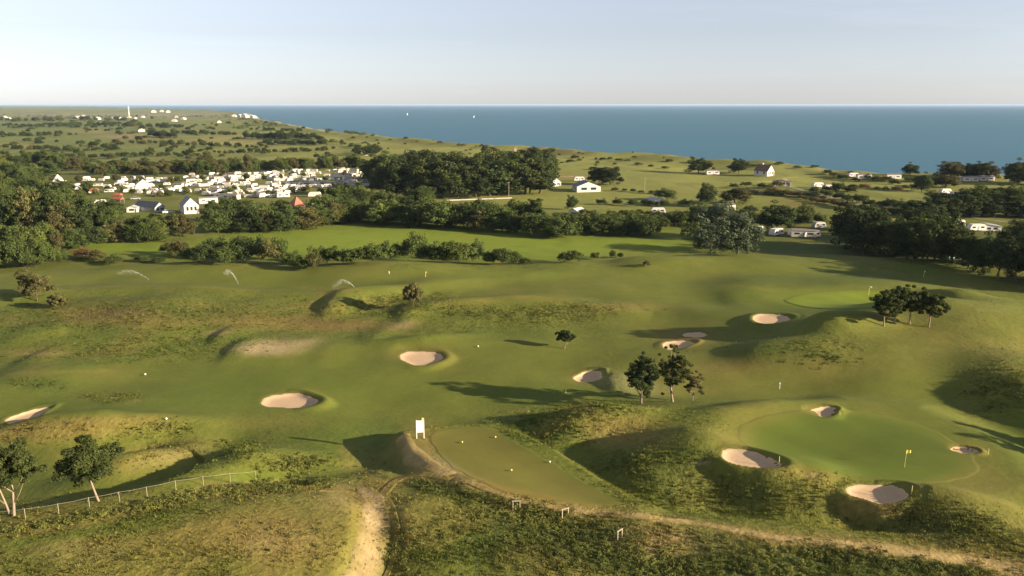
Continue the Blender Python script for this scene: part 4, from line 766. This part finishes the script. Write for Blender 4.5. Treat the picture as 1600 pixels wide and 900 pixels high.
def under():
    zones = [(860, 665, 95, 22, 5, 240), (890, 645, 60, 6, 0, 60), (830, 812, 95, 22, -8, 330), (930, 850, 170, 36, -6, 620), (740, 775, 80, 10, -14, 150), (1150, 890, 260, 18, 0, 420), (1290, 868, 170, 16, -6, 300), (1500, 893, 130, 12, -6, 160), (1000, 722, 55, 18, 0, 90), (1165, 765, 40, 26, 0, 70), (1380, 790, 60, 14, -10, 120),
             (430, 762, 110, 9, 5, 200), (280, 780, 160, 8, 11, 260), (90, 818, 110, 7, 10, 110), (460, 725, 50, 12, 8, 110), (262, 668, 40, 4, 8, 60), (352, 692, 26, 4, 14, 40), (625, 850, 26, 50, 0, 120), (1560, 600, 50, 24, 0, 130), (1280, 560, 60, 14, 0, 90), (620, 470, 70, 8, 8, 110), (860, 490, 100, 13, 4, 170), (640, 484, 30, 6, 0, 40), (240, 545, 150, 18, 3, 160), (250, 492, 170, 14, 0, 150), (700, 860, 60, 40, 0, 60), (450, 840, 80, 30, 0, 30), (1470, 820, 130, 26, -12, 160)]
    xs, ys_, big = [], [], []
    for cx, cy, rx, ry, rot, n in zones:
        n = int(n * (.5 if cy > 800 and cx > 660 else .9 if cx < 540 and 700 < cy < 830 else .5 if 430 < cy < 600 else .3)); a = rng.normal(0, .52, n) * rx; b = rng.normal(0, .52, n) * ry; c, s = math.cos(R(rot)), -math.sin(R(rot)); xs.append(cx + a * c - b * s); ys_.append(cy + a * s + b * c)
    px = np.concatenate(xs); py = np.minimum(np.concatenate(ys_), 935)
    P = np.vstack([ground(px[i:i + 300], py[i:i + 300]) for i in range(0, len(px), 300)])
    ok = np.ones(len(P), bool)
    for pts in ([(668, 684), (700, 668), (765, 666), (795, 683), (850, 714), (920, 756), (980, 788), (930, 792), (850, 782), (770, 764), (703, 732)],):
        W = ground([p[0] for p in pts], [p[1] for p in pts])[:, :2]; ok &= ~inside(P[:, 0], P[:, 1], W)
    for bx, by, M, Mi, *_ in _B: ok &= np.hypot(*(Mi @ np.vstack([P[:, 0] - bx, P[:, 1] - by]))) > 1.4
    P = P[ok]; r = rng.uniform(.12, .42, len(P)) * np.where(rng.uniform(0, 1, len(P)) < .2, 1.9, 1); r *= np.clip(np.hypot(P[:, 0], P[:, 1]) / 110, .85, 1.4)
    P[:, 2] += r * .3; tone = np.clip(.5 + .9 * fbm(P[:, 0], P[:, 1], 9, 3, 77) + rng.normal(0, .22, len(P)), 0, 1.3); V, Fc, cc = leaf_cloud(rng, P, r, 55, .062, .75, ((.060, .078, .018), (.22, .215, .050)), .4, tone)
    tag(link('undergrowth', new_mesh('undergrowth', V, Fc, SCRUB, cc, smooth=False)), 'low dark scrub and brambles on banks and in the rough', 'undergrowth', None, 'stuff')
under()
# ---------------------------------------------------------------- golf course furniture
def at(px, py): g = ground([px], [py]); return g[0], float(scale_at(g)[0])
def sign():
    g, s = at(657, 685); o = empty('tee_sign', g, R(6))
    for x in (-.42, .42): MB().box(x - .045, x + .045, -.05, .05, -.3, 2.25).obj('post', WP, o)
    MB().box(-.40, .40, -.03, .03, .75, 2.2).obj('board', WP, o); MB().box(-.30, .05, -.036, -.032, 1.85, 1.93).box(-.30, .25, -.036, -.032, 1.6, 1.63).box(-.30, .2, -.036, -.032, 1.45, 1.48).box(-.30, .28, -.036, -.032, 1.15, 1.2).obj('print', GREYW, o)
    MB().box(.2, .46, -.08, .08, 2.252, 2.5).obj('cap_box', YEL, o)
    tag(o, 'white signboard on two posts at the far left corner of the tee', 'sign')
sign()
def goal(px, py, h, wd, rz, lab):
    g, s = at(px, py); o = empty('timber_rail', g, rz); hh = h * s; ww = wd * s / 2
    for x in (-ww, ww): MB().box(x - .045, x + .045, -.045, .045, -.3, hh - .047).obj('post', WOOD, o)
    MB().box(-ww - .1, ww + .1, -.05, .05, hh - .045, hh + .045).obj('crossbar', WOOD, o)
    tag(o, lab, 'rail', 'timber frames in the scrub below the tee')
goal(807, 796, 14, 11, .1, 'pale timber frame, leftmost of three in the scrub below the tee'); goal(883, 808, 14, 11, .5, 'pale timber frame, middle of three in the scrub below the tee'); goal(968, 843, 16, 11, .8, 'pale timber frame, lowest and rightmost of three in the scrub')
def flag(px, py, h, lab, mf=YEL, grp='flagsticks'):
    g, s = at(px, py); o = empty('flagstick', g, R(rnd.uniform(-20, 20))); hh = h * s / .95; r = max(.02, s * .32)
    MB().tube([(0, 0, -.1), (.05, 0, hh)], [r, r * .8], 6).obj('pole', YEL, o)
    fs = hh * .2; mb = MB(); n = 5
    V = []; 
    for i in range(n + 1):
        t = i / n; yy = .05 * math.sin(t * 6); V += [(.05 + t * fs * 1.1, yy - .006, hh), (.05 + t * fs * 1.1, yy - .006, hh - fs * (1 - .25 * t)), (.05 + t * fs * 1.1, yy + .006, hh), (.05 + t * fs * 1.1, yy + .006, hh - fs * (1 - .25 * t))]
    Fc = []
    for i in range(n): a, b = i * 4, i * 4 + 4; Fc += [(a, a + 1, b + 1, b), (a + 2, b + 2, b + 3, a + 3), (a, b, b + 2, a + 2), (a + 1, a + 3, b + 3, b + 1)]
    mb.add(V, Fc).obj('flag', mf, o); tag(o, lab, 'flagstick', grp)
flag(1413, 731, 28, 'flagstick with a yellow flag on the near putting green', YEL); flag(1357, 462, 14, 'distant flagstick on the far green left of the four pines', WP); flag(1443, 433, 9, 'tiny flagstick in the shaded valley before the dark wood', WP); flag(665, 433, 8, 'tiny flagstick on the far fairway before the broken hedge', YEL)
def stake(px, py, h, lab, m=YEL, ball=False, grp='course stakes'):
    g, s = at(px, py); o = empty('marker_post', g); hh = h * s; r = max(.035, s * .42)
    MB().tube([(0, 0, -.2), (0, 0, hh)], r, 6).obj('post', m, o)
    if ball: MB().box(-r * 2, r * 2, -r * 2, r * 2, hh + .002, hh + r * 3.4, r * .4, r * .4).obj('head', WP, o)
    else: MB().tube([(0, 0, hh + .002), (0, 0, hh + r)], [r * 1.25, r * .9], 6).obj('cap', WP, o)
    tag(o, lab, 'post', grp)
stake(1217, 727, 14, 'thin yellow stake on the left edge of the putting green by the wide bunker'); stake(1424, 773, 14, 'thin yellow stake right of the large bunker nearest the camera'); stake(1544, 710, 9, 'thin yellow stake beyond the narrow bunker right of the green')
stake(1218, 608, 9, 'white-headed post in the valley left of the small oval bunker', WP, True); stake(884, 614, 6, 'short white post in front of the half-shaded bunker', WP); stake(383, 408, 4, 'tiny white post before the broken hedge at left', WP, True); stake(608, 428, 4, 'tiny white post on the far fairway left of the round tree', WP)
def ballm(px, py, lab, m=YEL, grp='tee markers', r0=.11):
    g, s = at(px, py); r = r0; V = []; Fc = []; n = 10; rings = [(0, .0), (.5, .55), (.87, .9), (1, 1.25), (.87, 1.7), (.5, 2.0), (.02, 2.12)]
    for q, zz in rings:
        for j in range(n): t = 2 * math.pi * j / n; V.append((r * max(q, .02) * math.cos(t), r * max(q, .02) * math.sin(t), r * zz))
    for i in range(len(rings) - 1):
        for j in range(n): j2 = (j + 1) % n; Fc.append((i * n + j, i * n + j2, (i + 1) * n + j2, (i + 1) * n + j))
    Fc += [tuple(reversed(range(n))), tuple((len(rings) - 1) * n + j for j in range(n))]
    o = MB().add(V, Fc).obj('tee_marker', m, None, True); o.location = g; o.location.z += .04; tag(o, lab, 'tee marker', grp)
ballm(722, 693, 'yellow ball marker at the left of the tee, the nearer of the far pair'); ballm(774, 685, 'yellow ball marker at the far edge of the tee below the dark bank'); ballm(799, 737, 'yellow ball marker near the front edge of the tee'); ballm(859, 724, 'pale ball marker at the right edge of the tee', WP)
ballm(227, 587, 'small white marker on the left fairway below the green rough', WP, 'fairway markers', .15); ballm(260, 657, 'small white marker above the left pair of dark hollows', WP, 'fairway markers', .14); ballm(747, 543, 'tiny white marker on the fairway right of the crescent bunker', WP, 'fairway markers', .14)
def fence():
    pts = [(-30, 820), (0, 815), (40, 811), (92, 803), (140, 793), (187, 784), (230, 776), (275, 766), (318, 759), (360, 754), (400, 750)]
    G = ground([p[0] for p in pts], [p[1] for p in pts]); o = empty('wire_fence', G[0]); b = Vector(G[0])
    for g in G: v = Vector(g) - b; MB().tube([v + Vector((0, 0, -.3)), v + Vector((0, 0, 1.0))], [.035, .03], 6).obj('post', WOOD, o)
    for zz in (.95,):
        mb = MB()
        for i in range(len(G) - 1):
            a, c = Vector(G[i]) - b, Vector(G[i + 1]) - b; mb.tube([a + Vector((0, 0, zz)), (a + c) / 2 + Vector((0, 0, zz - .05)), c + Vector((0, 0, zz))], .014, 5)
        mb.obj('rail', WOOD, o)
    tag(o, 'low post and rope fence curving along the grassy bank at lower left', 'fence')
fence()
WATER = bpy.data.materials.new('water_spray'); WATER.use_nodes = True
_n = WATER.node_tree; _b = _n.nodes['Principled BSDF']; _b.inputs['Base Color'].default_value = (.85, .85, .85, 1); _b.inputs['Roughness'].default_value = .5; _b.inputs['Alpha'].default_value = .13
def jet(x0, y0, x1, y1, top, lab, seed):
    """droplets thrown from the nozzle at pixel 0 to the ground at pixel 1"""
    (g0, s), (g1, _) = at(x0, y0), at(x1, y1); rg = np.random.default_rng(seed); n = 700; t = rg.uniform(0, 1, n) ** .9
    hz = top * s; P = g0 + (g1 - g0) * t[:, None]; P[:, 2] += 4 * hz * t * (1 - t) * .98 + .3; sp = .04 + .5 * t ** 1.5
    P += rg.normal(size=(n, 3)) * sp[:, None] * np.array([.5, .5, .45]); P[:, 2] -= np.abs(rg.normal(size=n)) * t * .9; P -= g0
    V, Fc, _ = leaf_cloud(rg, P, np.full(n, .02), 1, .075, 1)
    o = empty('sprinkler', g0); link('water_jet', new_mesh('water_jet', V, Fc, WATER, smooth=False), o)['kind'] = 'stuff'; MB().tube([(0, 0, -.1), (0, 0, .35)], [.07, .05], 6).obj('nozzle', BLUEP, o)
    tag(o, lab, 'sprinkler', 'sprinklers watering the fairway')
jet(232, 438, 182, 428, 9, 'sprinkler throwing a long low jet on the left fairway', 1); jet(372, 444, 350, 428, 12, 'sprinkler throwing a steep jet, middle of the three', 2); jet(553, 450, 519, 450, 12, 'sprinkler throwing a round arch of water, rightmost of three', 3)
# ---------------------------------------------------------------- buildings
def house(px, py, wpx, lm, hpx, rfrac, rz, wall, roofm, label, cat='house', name='house', win=2, chim=False, hip=False, door=True, grp=None, eave=.25):
    """wpx: width of the front (gable) in px, lm: length behind in metres"""
    g, s = at(px, py); o = empty(name, g - np.array([0, 0, .05]), rz); w_ = wpx * s; h = hpx * s; e = h * (1 - rfrac); a = w_ / 2
    if hip:
        MB().box(-a, a, 0, lm, -1, e).obj('wall', wall, o); q = eave; m = (a + q, lm + q)
        MB().add([(-a - q, -q, e), (a + q, -q, e), (a + q, lm + q, e), (-a - q, lm + q, e), (0, lm * .45, h), (0, lm * .55, h)], [(0, 1, 4), (1, 2, 5, 4), (2, 3, 5), (3, 0, 4, 5), (3, 2, 1, 0)]).obj('roof', roofm, o)
    else:
        MB().add([(-a, 0, -1), (a, 0, -1), (a, 0, e), (0, 0, h), (-a, 0, e), (-a, lm, -1), (a, lm, -1), (a, lm, e), (0, lm, h), (-a, lm, e)], [(0, 1, 2, 3, 4), (9, 8, 7, 6, 5), (0, 4, 9, 5), (1, 6, 7, 2), (2, 7, 8, 3), (3, 8, 9, 4)]).obj('wall', wall, o)
        rf = MB(); sl = (h - e) / a; t = .14
        for sg in (-1, 1):
            V = [(0, -eave, h + .02), (sg * (a + eave), -eave, e - sl * eave + .02), (sg * (a + eave), lm + eave, e - sl * eave + .02), (0, lm + eave, h + .02)]; V += [(x, y, z + t) for x, y, z in V]
            F_ = [(0, 1, 2, 3), (7, 6, 5, 4), (0, 4, 5, 1), (1, 5, 6, 2), (2, 6, 7, 3), (3, 7, 4, 0)]; rf.add(V, F_)
        ro = rf.obj('roof', roofm, o)
        if chim: MB().box(-.35, .35, lm * .6, lm * .6 + .6, h - .3, h + .9).obj('chimney', wall, ro)
    for k in range(win):
        x = (-.5 + (k + .5) / win) * w_ * .8; ww = w_ * .8 / win * .3
        MB().box(x - ww, x + ww, -.04, -.01, e * .38, e * .82).obj('window', GLASS, o)
    for k in range(max(1, int(lm / 4))):
        y = lm * (k + .5) / max(1, int(lm / 4))
        for sx in (-1, 1): MB().box(min(sx * (a + .01), sx * (a + .04)), max(sx * (a + .01), sx * (a + .04)), y - .6, y + .6, e * .4, e * .85).obj('window', GLASS, o)
    if door: MB().box(a * .62, a * .9, -.05, -.012, 0, e * .8).obj('door', BROWN, o)
    return tag(o, label, cat, grp)
house(300, 334, 22, 9, 25, .45, R(32), WHITE, SLATE, 'white house with a dark slate roof, its gable facing the hedge', win=3, door=False)
house(250, 331, 18, 13, 15, .5, R(62), GREYW, SLATE, 'long dark-roofed hall with pale end left of the white gabled house', 'hall', 'hall')
house(206, 332, 15, 4, 10, .3, R(10), WHITE, GREYW, 'small white shed left of the dark-roofed hall', 'shed', 'shed', 1)
house(469, 333, 17, 7, 25, .55, R(35), TAN, REDT, 'house with a red pyramid roof in the trees below the caravans', hip=True)
house(222, 296, 18, 6, 15, .6, R(12), WHITE, WHITE, 'white pointed marquee standing over the caravans', 'marquee', 'marquee', 0, door=False, hip=True)
house(88, 290, 9, 5, 17, .62, R(0), WHITE, WHITE, 'white pointed marquee at the left end of the caravan park', 'marquee', 'marquee', 0, door=False, hip=True)
house(920, 300, 38, 11, 16, .45, R(10), WHITE, SLATE, 'white barn with a dark roof in the meadow beside dark trees', 'barn', 'barn', 2, door=False)
house(869, 291, 18, 8, 12, .5, R(30), WHITE2, WHITE2, 'cream cottage with a pale roof at the edge of the pine wood', 'cottage', 'cottage', 2)
house(851, 276, 8, 5, 8, .3, R(20), WHITE, GREYW, 'small white hut against the far trees of the pine wood', 'hut', 'hut', 1, door=False)
house(896, 336, 18, 6, 10, .45, R(-35), WHITE, WHITE, 'small house with a tilted white roof before the far hedge', 'cottage', 'cottage', 1)
house(1030, 320, 22, 8, 10, .35, R(20), WHITE, GREYW, 'white chalet with a grey roof in front of a wide bush', 'chalet', 'chalet', 2)
house(1062, 347, 28, 6, 11, .3, R(8), WHITE, SLATE, 'low white bungalow right of the white chalet, just above the hedge', 'bungalow', 'bungalow', 4, door=False)
house(1204, 275, 17, 10, 17, .55, R(35), WHITE2, BROWN, 'steep-roofed brown and cream house facing the dunes', 'house', 'house', 3, chim=True)
house(1222, 291, 26, 6, 9, .2, R(-12), WHITE2, BROWN, 'low cream bungalow just below the steep-roofed house', 'bungalow', 'bungalow', 4)
house(1545, 361, 36, 5, 10, .3, R(-8), WHITE, GREYW, 'long white cabin on the bright grass at the right edge', 'cabin', 'cabin', 3, door=False)
house(570, 243, 7, 4, 4, .4, R(0), WHITE, GREYW, 'tiny white hut between three far dark trees', 'hut', 'hut', 1, door=False)
house(637, 241, 8, 5, 5, .4, R(0), WHITE2, TAN, 'tiny cream hut on the far meadow, left of a pair', 'hut', 'hut', 1, door=False)
house(650, 243, 9, 6, 7, .5, R(40), WHITE2, TAN, 'tiny cream house on the far meadow, right of a pair', 'hut', 'hut', 1, door=False)
house(222, 206, 10, 10, 5, .4, R(30), WHITE2, REDT, 'far barn with a reddish roof beside the bare field', 'barn', 'barn', 0, door=False)
house(806, 237, 5, 4, 8, .5, R(0), TAN, TAN, 'tiny pale hut on the far dune edge above the pine wood', 'hut', 'hut', 0, door=False)
# white low wall along the front of the pine wood
G = ground([697, 722, 748, 775, 800], [314, 313, 312, 311, 310]); mb = MB(); b0 = Vector(G[0])
for k in range(4):
    a, c = Vector(G[k]) - b0, Vector(G[k + 1]) - b0; d = (c - a).normalized(); n_v = Vector((-d.y, d.x, 0)) * .12; hh = Vector((0, 0, .55)); dn = Vector((0, 0, -.8)); a2 = a + d * .05; c2 = c - d * .02
    mb.add([a2 - n_v + dn, c2 - n_v + dn, c2 + n_v + dn, a2 + n_v + dn, a2 - n_v + hh, c2 - n_v + hh, c2 + n_v + hh, a2 + n_v + hh], [(3, 2, 1, 0), (4, 5, 6, 7), (0, 1, 5, 4), (1, 2, 6, 5), (2, 3, 7, 6), (3, 0, 4, 7)])
o = mb.obj('garden_wall', CARAV); o.location = b0; tag(o, 'low whitish wall along the foot of the pine wood', 'wall')
ROOFD = M_('dull_roof', (.20, .17, .15))
# caravans: three kinds
def caravan_proto(kind):
    o = empty('caravan', (0, 0, -200)); L, W, hh = ((6.2, 2.3, 2.6), (8.4, 3.0, 2.9), (5.0, 2.2, 2.5))[kind]; a, b = L / 2, W / 2; r = .35
    prof = [(-a, .45), (a, .45), (a + .05, 1.0), (a - .15, 1.7), (a - .6, hh - .1), (a - .95, hh), (-a + .95, hh), (-a + .6, hh - .1), (-a + .12, 1.7), (-a - .05, 1.0)] if kind != 1 else [(-a, .35), (a, .35), (a, 2.3), (a - .02, 2.42), (0, hh + .15), (-a + .02, 2.42), (-a, 2.3)]
    n = len(prof)
    if kind == 1: prof = [(-a, .35), (a, .35), (a, 2.35), (a - .1, 2.6), (-a + .1, 2.6), (-a, 2.35)]; n = 6
    V = [(x, -b, z) for x, z in prof] + [(x, b, z) for x, z in prof]; F_ = [tuple(range(n)), tuple(reversed(range(n, 2 * n)))] + [(i, i + n, (i + 1) % n + n, (i + 1) % n) for i in range(n)]
    MB().add(V, F_).obj('body', (WHITE, WHITE2, CARAV)[kind], o)
    if kind == 1: MB().add([(-a - .1, -b - .15, 2.55), (a + .1, -b - .15, 2.55), (a + .1, b + .15, 2.55), (-a - .1, b + .15, 2.55), (-a - .1, 0, 3.15), (a + .1, 0, 3.15)], [(3, 2, 1, 0), (0, 1, 5, 4), (2, 3, 4, 5), (1, 2, 5), (3, 0, 4)]).obj('roof', ROOFD, o)
    for x0, x1 in ((-a * .75, -a * .35), (a * .3, a * .75)):
        MB().box(x0, x1, -b - .03, -b - .005, 1.25, 1.85).obj('window', GLASS, o)
    MB().box(-.3, .3, -b - .035, -b - .008, .5, 2.0).obj('door', GREYW, o)
    if kind != 1: MB().tube([(0, -b + .1, .32), (0, -b + .3, .32)], .32, 10).tube([(0, b - .3, .32), (0, b - .1, .32)], .32, 10).obj('wheel', RUB, o)
    else: MB().box(-a + .3, a - .3, -b + .2, b - .2, -.2, .345).obj('base', BROWN, o)
    return o
CP_ = [caravan_proto(k) for k in range(3)]; used = [False] * 3
def put_caravan(px, py, label, grp, rz=None, kind=None, sc_=1.0, parts=True):
    k = kind if kind is not None else rnd.choice([0, 0, 0, 1, 2]); g, s = at(px, py)
    if not used[k]: o = CP_[k]; used[k] = True
    else: o = copy_tree(CP_[k])
    o.location = g; o.rotation_euler.z = rnd.uniform(-.35, .35) + rnd.choice([0, 0, .9]) + (math.pi if rnd.random() < .4 else 0) if rz is None else rz; o.scale = (sc_,) * 3
    o['label'] = label; o['category'] = 'caravan'; o['group'] = grp; return o
SING = [(1113, 273, 'small white caravan in the far meadow right of the first dark round tree', .1, 1), (1333, 277, 'white caravan in the far right meadow, smallest of three near the sea', .1, 0), (1349, 280, 'white caravan in the far right meadow, middle of three near the sea', .05, 1), (1395, 280, 'white caravan in the far right meadow, rightmost of three near the sea', .05, 1), (1277, 293, 'small white caravan by the lane left of the dark round bush', .3, 0), (1292, 296, 'white caravan directly left of the dark round bush by the lane', .4, 2),
        (1028, 334, 'white caravan in the meadow between chalet and far hedge', 0, 0), (1133, 329, 'white caravan half hidden above the grey-green trees', .3, 1), (1245, 369, 'white caravan at the left of the cluster under the dark wood', .1, 0), (1255, 371, 'white caravan at the middle of the cluster under the dark wood', -.2, 1), (1267, 371, 'white caravan at the right of the cluster under the dark wood', .2, 0), (1213, 368, 'white caravan left of the cluster under the dark wood', .7, 0), (1279, 357, 'white caravan behind the cluster under the dark wood', .3, 2), (1320, 366, 'faint caravan deep in the shade of the dark wood', .1, 2), (1180, 364, 'white caravan behind the big grey-green tree', -.5, 0),
        (1476, 303, 'pale caravan among olive trees at right, left of two', .3, 0), (1499, 309, 'pale caravan above the dark tree belt, left', 0, 1), (1520, 308, 'pale caravan above the dark tree belt, right', -.2, 0), (1478, 356, 'white caravan in the shade left of the long white cabin, left of two', .1, 0), (1494, 354, 'white caravan in the shade left of the long white cabin, right of two', .2, 0), (1496, 284, 'long pale cabin below the windbreak at right, leftmost', 0, 1), (1515, 284, 'long pale cabin below the windbreak at right, middle', 0, 1), (1540, 283, 'long pale cabin below the windbreak at right, rightmost', 0, 1), (1525, 361, 'small white caravan touching the left end of the long cabin', .1, 0), (1585, 338, 'white caravan at the right picture edge above the bright grass', .2, 0), (1455, 268, 'flat pale cabin on the dune edge against the sea', 0, 1),
        (1222, 288, 'white caravan beside the low cream bungalow', .1, 0), (905, 283, 'white caravan beside the dark tree of the white barn', .1, 0), (375, 300, 'isolated', 0, 0)][:-1]
for x, y, lab, rz, k in SING: put_caravan(x, y, lab, 'scattered caravans and cabins of the meadows', rz, k)
rc = random.Random(3); poly = np.array([(75, 292), (90, 280), (180, 276), (250, 276), (330, 272), (420, 270), (470, 266), (590, 264), (588, 296), (520, 292), (470, 298), (450, 309), (380, 312), (300, 305), (240, 306), (170, 304), (120, 302)], float)
cand = []
for r_ in range(13):                                   # rows of pitches with lanes between them
    x = 74 + rc.uniform(0, 8)
    while x < 592:
        y = 267 + 3.5 * r_ + (0 if r_ % 3 else .9) - .012 * (x - 300) + rc.uniform(-.5, .5)
        if inside(np.array([x]), np.array([y]), poly)[0] and rc.random() < (.86 if x > 330 else .62): cand.append((x, y))
        x += rc.uniform(10, 15) * (.85 if x > 330 else 1.1)
rc.shuffle(cand); cand = cand[:270]
for x, y in cand:
    z_ = 'left' if x < 240 else ('middle' if x < 420 else 'right'); d_ = 'far' if y < 280 else ('central' if y < 295 else 'near')
    put_caravan(x, y, f'white caravan packed in the {d_} rows at the {z_} of the caravan park', 'caravans of the crowded park', None, None, rc.uniform(.52, .76))
rt = along([(90, 300), (240, 302), (400, 306), (580, 298)], 15, [9, 10, 9], 1.0, .6, 6, ['dshrub', 'broad', 'brown']) + along([(120, 282), (330, 284), (580, 276)], 24, [10, 11, 10], .9, .6, 6, ['broad', 'brown', 'dshrub'])
plant('broad', rt, 'small tree or bush standing among the packed caravans', 'small trees among the caravans', parts=False)
# a few cars, red and orange awnings in the near left of the park
def awning(px, py, m, lab):
    g, s = at(px, py); o = empty('awning', g, rnd.uniform(-.4, .4))
    for x in (-1.6, 1.6):
        for y in (-1.2, 1.2): MB().tube([(x, y, 0), (x, y, 2.0)], .05, 5).obj('pole', GREYW, o)
    MB().add([(-1.9, -1.5, 2.0), (1.9, -1.5, 2.0), (1.9, 1.5, 2.0), (-1.9, 1.5, 2.0), (-1.9, 0, 2.9), (1.9, 0, 2.9), (-1.9, -1.5, 1.2), (1.9, -1.5, 1.2)], [(0, 1, 5, 4), (2, 3, 4, 5), (1, 2, 5), (3, 0, 4), (0, 6, 7, 1), (3, 2, 1, 0)]).obj('canopy', m, o); tag(o, lab, 'awning', 'coloured awnings in the caravan park')
awning(185, 311, REDP, 'orange-red awning over white caravans, upper of two'); awning(187, 318, REDP, 'orange-red awning nearest the hall in the caravan park'); awning(135, 300, YEL, 'yellow-green awning near the left end of the park'); awning(148, 303, REDP, 'dull red awning right of the yellow-green one')
for x, y, l in ((155, 321, 'white caravan standing alone below the left rows, left of the orange awnings'), (154, 331, 'white caravan nearest the left wood, below the others'), (325, 318, 'white caravan right of the white gabled house'), (345, 307, 'large white caravan above and right of the gabled house'), (362, 312, 'white caravan right of the large one above the hedge'), (408, 309, 'white caravan at the near right corner of the park'), (443, 309, 'white caravan left above the red pyramid roof'), (492, 308, 'white caravan right above the red pyramid roof')):
    put_caravan(x, y, l, 'caravans outside the packed rows')
def car(px, py, lab, m=WP, rz=0):
    g, s = at(px, py); o = empty('parked_car', g, rz); a, b = 2.1, .85
    pr = [(-a, .3), (a, .3), (a, .75), (a - .9, .92), (-a + .3, .95), (-a, .8)]; V = [(x, -b, z) for x, z in pr] + [(x, b, z) for x, z in pr]; n = len(pr)
    MB().add(V, [tuple(range(n)), tuple(reversed(range(n, 2 * n)))] + [(i, i + n, (i + 1) % n + n, (i + 1) % n) for i in range(n)]).obj('body', m, o)
    MB().box(-1.7, 1.1, -.75, .75, .96, 1.42, .45, .12).obj('cabin', GLASS, o); MB().box(-1.15, .55, -.6, .6, 1.425, 1.47).obj('roof', m, o)
    for x in (-1.3, 1.3):
        for y in (-.8, .8): MB().tube([(x, y - .1, .32), (x, y + .1, .32)], .32, 10).obj('wheel', RUB, o)
    tag(o, lab, 'car', 'parked cars')
car(1490, 404, 'white car parked in the shade before the dark wood at right', WP, .1); car(212, 312, 'grey car parked between the awnings and the hall', GREYW, .3); car(262, 333, 'small white car between the hall and the gabled house', WP, .6)
# poles
def pole(px, py, h, lab, arm=True):
    g, s = at(px, py); o = empty('utility_pole', g); hh = h * s; r = max(.12, .36 * s)
    MB().tube([(0, 0, -.5), (0, 0, hh)], [r, r * .8], 7).obj('post', WOOD, o)
    if arm: MB().box(-.7, .7, -.08, .08, hh - .5, hh - .35).obj('crossarm', WOOD, o)
    tag(o, lab, 'utility pole', 'utility poles')
pole(547, 322, 26, 'pale utility pole at the right end of the caravan park'); pole(795, 312, 28, 'utility pole before the right half of the pine wood'); pole(1007, 298, 21, 'thin utility pole in the meadow right of the white barn'); pole(129, 352, 26, 'pale bare pole standing in the wood at left', False); pole(638, 256, 12, 'tiny pole on the meadow below the cream huts', False)
# far landmarks
g, s = at(202, 184); o = empty('water_tower', g); hh = 17 * s
MB().tube([(0, 0, -2), (0, 0, hh * .8)], [s * .9, s * .7], 10).obj('shaft', WHITE, o); MB().tube([(0, 0, hh * .8), (0, 0, hh * .84), (0, 0, hh * .96), (0, 0, hh)], [s * .75, s * 1.15, s * 1.15, s * .5], 10).obj('tank', WHITE, o)
MB().box(-s * 2.6, s * 2.6, -s * 1.5, s * 1.5, -2, s * 1.6).obj('base', WHITE2, o); tag(o, 'slim white tower rising over the far plain near the horizon', 'tower')
vil = [(8, 184, 5), (13, 186, 4), (118, 186, 8), (127, 184, 7), (137, 187, 9), (150, 187, 7), (175, 186, 6), (184, 187, 6), (222, 184, 4), (271, 190, 6), (276, 184, 5), (285, 187, 5), (343, 192, 6), (240, 176, 7), (252, 175, 5), (263, 176, 6), (212, 186, 4), (64, 255, 5)]
vd = [(365, 183, 6), (373, 183.5, 7), (380, 183, 8), (387, 184, 6), (393, 184.5, 6)]
for k, (x, y, wd) in enumerate(vil): house(x, y, wd, 14, wd * .45 + 1, .45, rnd.uniform(-.5, .5), WHITE2, WHITE2 if k % 3 else TAN, 'tiny pale building scattered over the far plain', 'house', 'far_house', 0, door=False, grp='far pale buildings')
for k, (x, y, wd) in enumerate(vd): house(x, y, wd, 18, wd * .55 + 1, .5, rnd.uniform(-.5, .5), WHITE, GREYW, f'{ORD[k]} white house from the left in the village on the far headland', 'house', 'village_house', 0, door=False, grp='village on the headland')
# boats
def boat(px, py, lab):
    x, y = flat(px, py, SEA); s = float((y * CP + (CAMZ - SEA) * SP) / F); o = empty('sailing_boat', (float(x), float(y), SEA), .5); L = 3.2 * s
    MB().add([(-L / 2, -L * .14, .2), (L * .3, -L * .14, .2), (L / 2, 0, .4), (L * .3, L * .14, .2), (-L / 2, L * .14, .2), (-L * .45, -L * .08, -.4), (L * .3, 0, -.4), (-L * .45, L * .08, -.4)], [(0, 1, 2, 3, 4), (5, 6, 1, 0), (6, 2, 1), (7, 4, 3, 6), (6, 3, 2), (0, 4, 7, 5), (5, 7, 6)]).obj('hull', WP, o)
    MB().tube([(0, 0, .2), (0, 0, L * 1.25)], L * .02, 5).obj('mast', GREYW, o); MB().add([(-.02 * L, -.04, L * .15), (-.45 * L, -.04, L * .15), (-.02 * L, -.04, L * 1.2), (-.02 * L, .04, L * .15), (-.45 * L, .04, L * .15), (-.02 * L, .04, L * 1.2)], [(0, 1, 2), (5, 4, 3), (0, 3, 4, 1), (1, 4, 5, 2), (2, 5, 3, 0)]).obj('sail', WP, o)
    tag(o, lab, 'boat', 'boats out at sea')
boat(637, 180, 'white sail of the left of two boats out at sea'); boat(741, 184, 'white sail of the right of two boats out at sea')
# ---------------------------------------------------------------- haze
hz = MB().box(-62000, 78000, -4200, 82000, -25, 46).mesh('haze', WP); hm = bpy.data.materials.new('haze'); hm.use_nodes = True; n = hm.node_tree; n.nodes.clear()
ou = n.nodes.new('ShaderNodeOutputMaterial'); pv = n.nodes.new('ShaderNodeVolumePrincipled'); pv.inputs['Density'].default_value = 0.00003; pv.inputs['Color'].default_value = (.52, .68, .90, 1); pv.inputs['Anisotropy'].default_value = 0.0
n.links.new(pv.outputs[0], ou.inputs['Volume']); hz.materials.clear(); hz.materials.append(hm); tag(link('haze', hz), 'thin pale sea haze in the distance', 'haze', None, 'stuff')
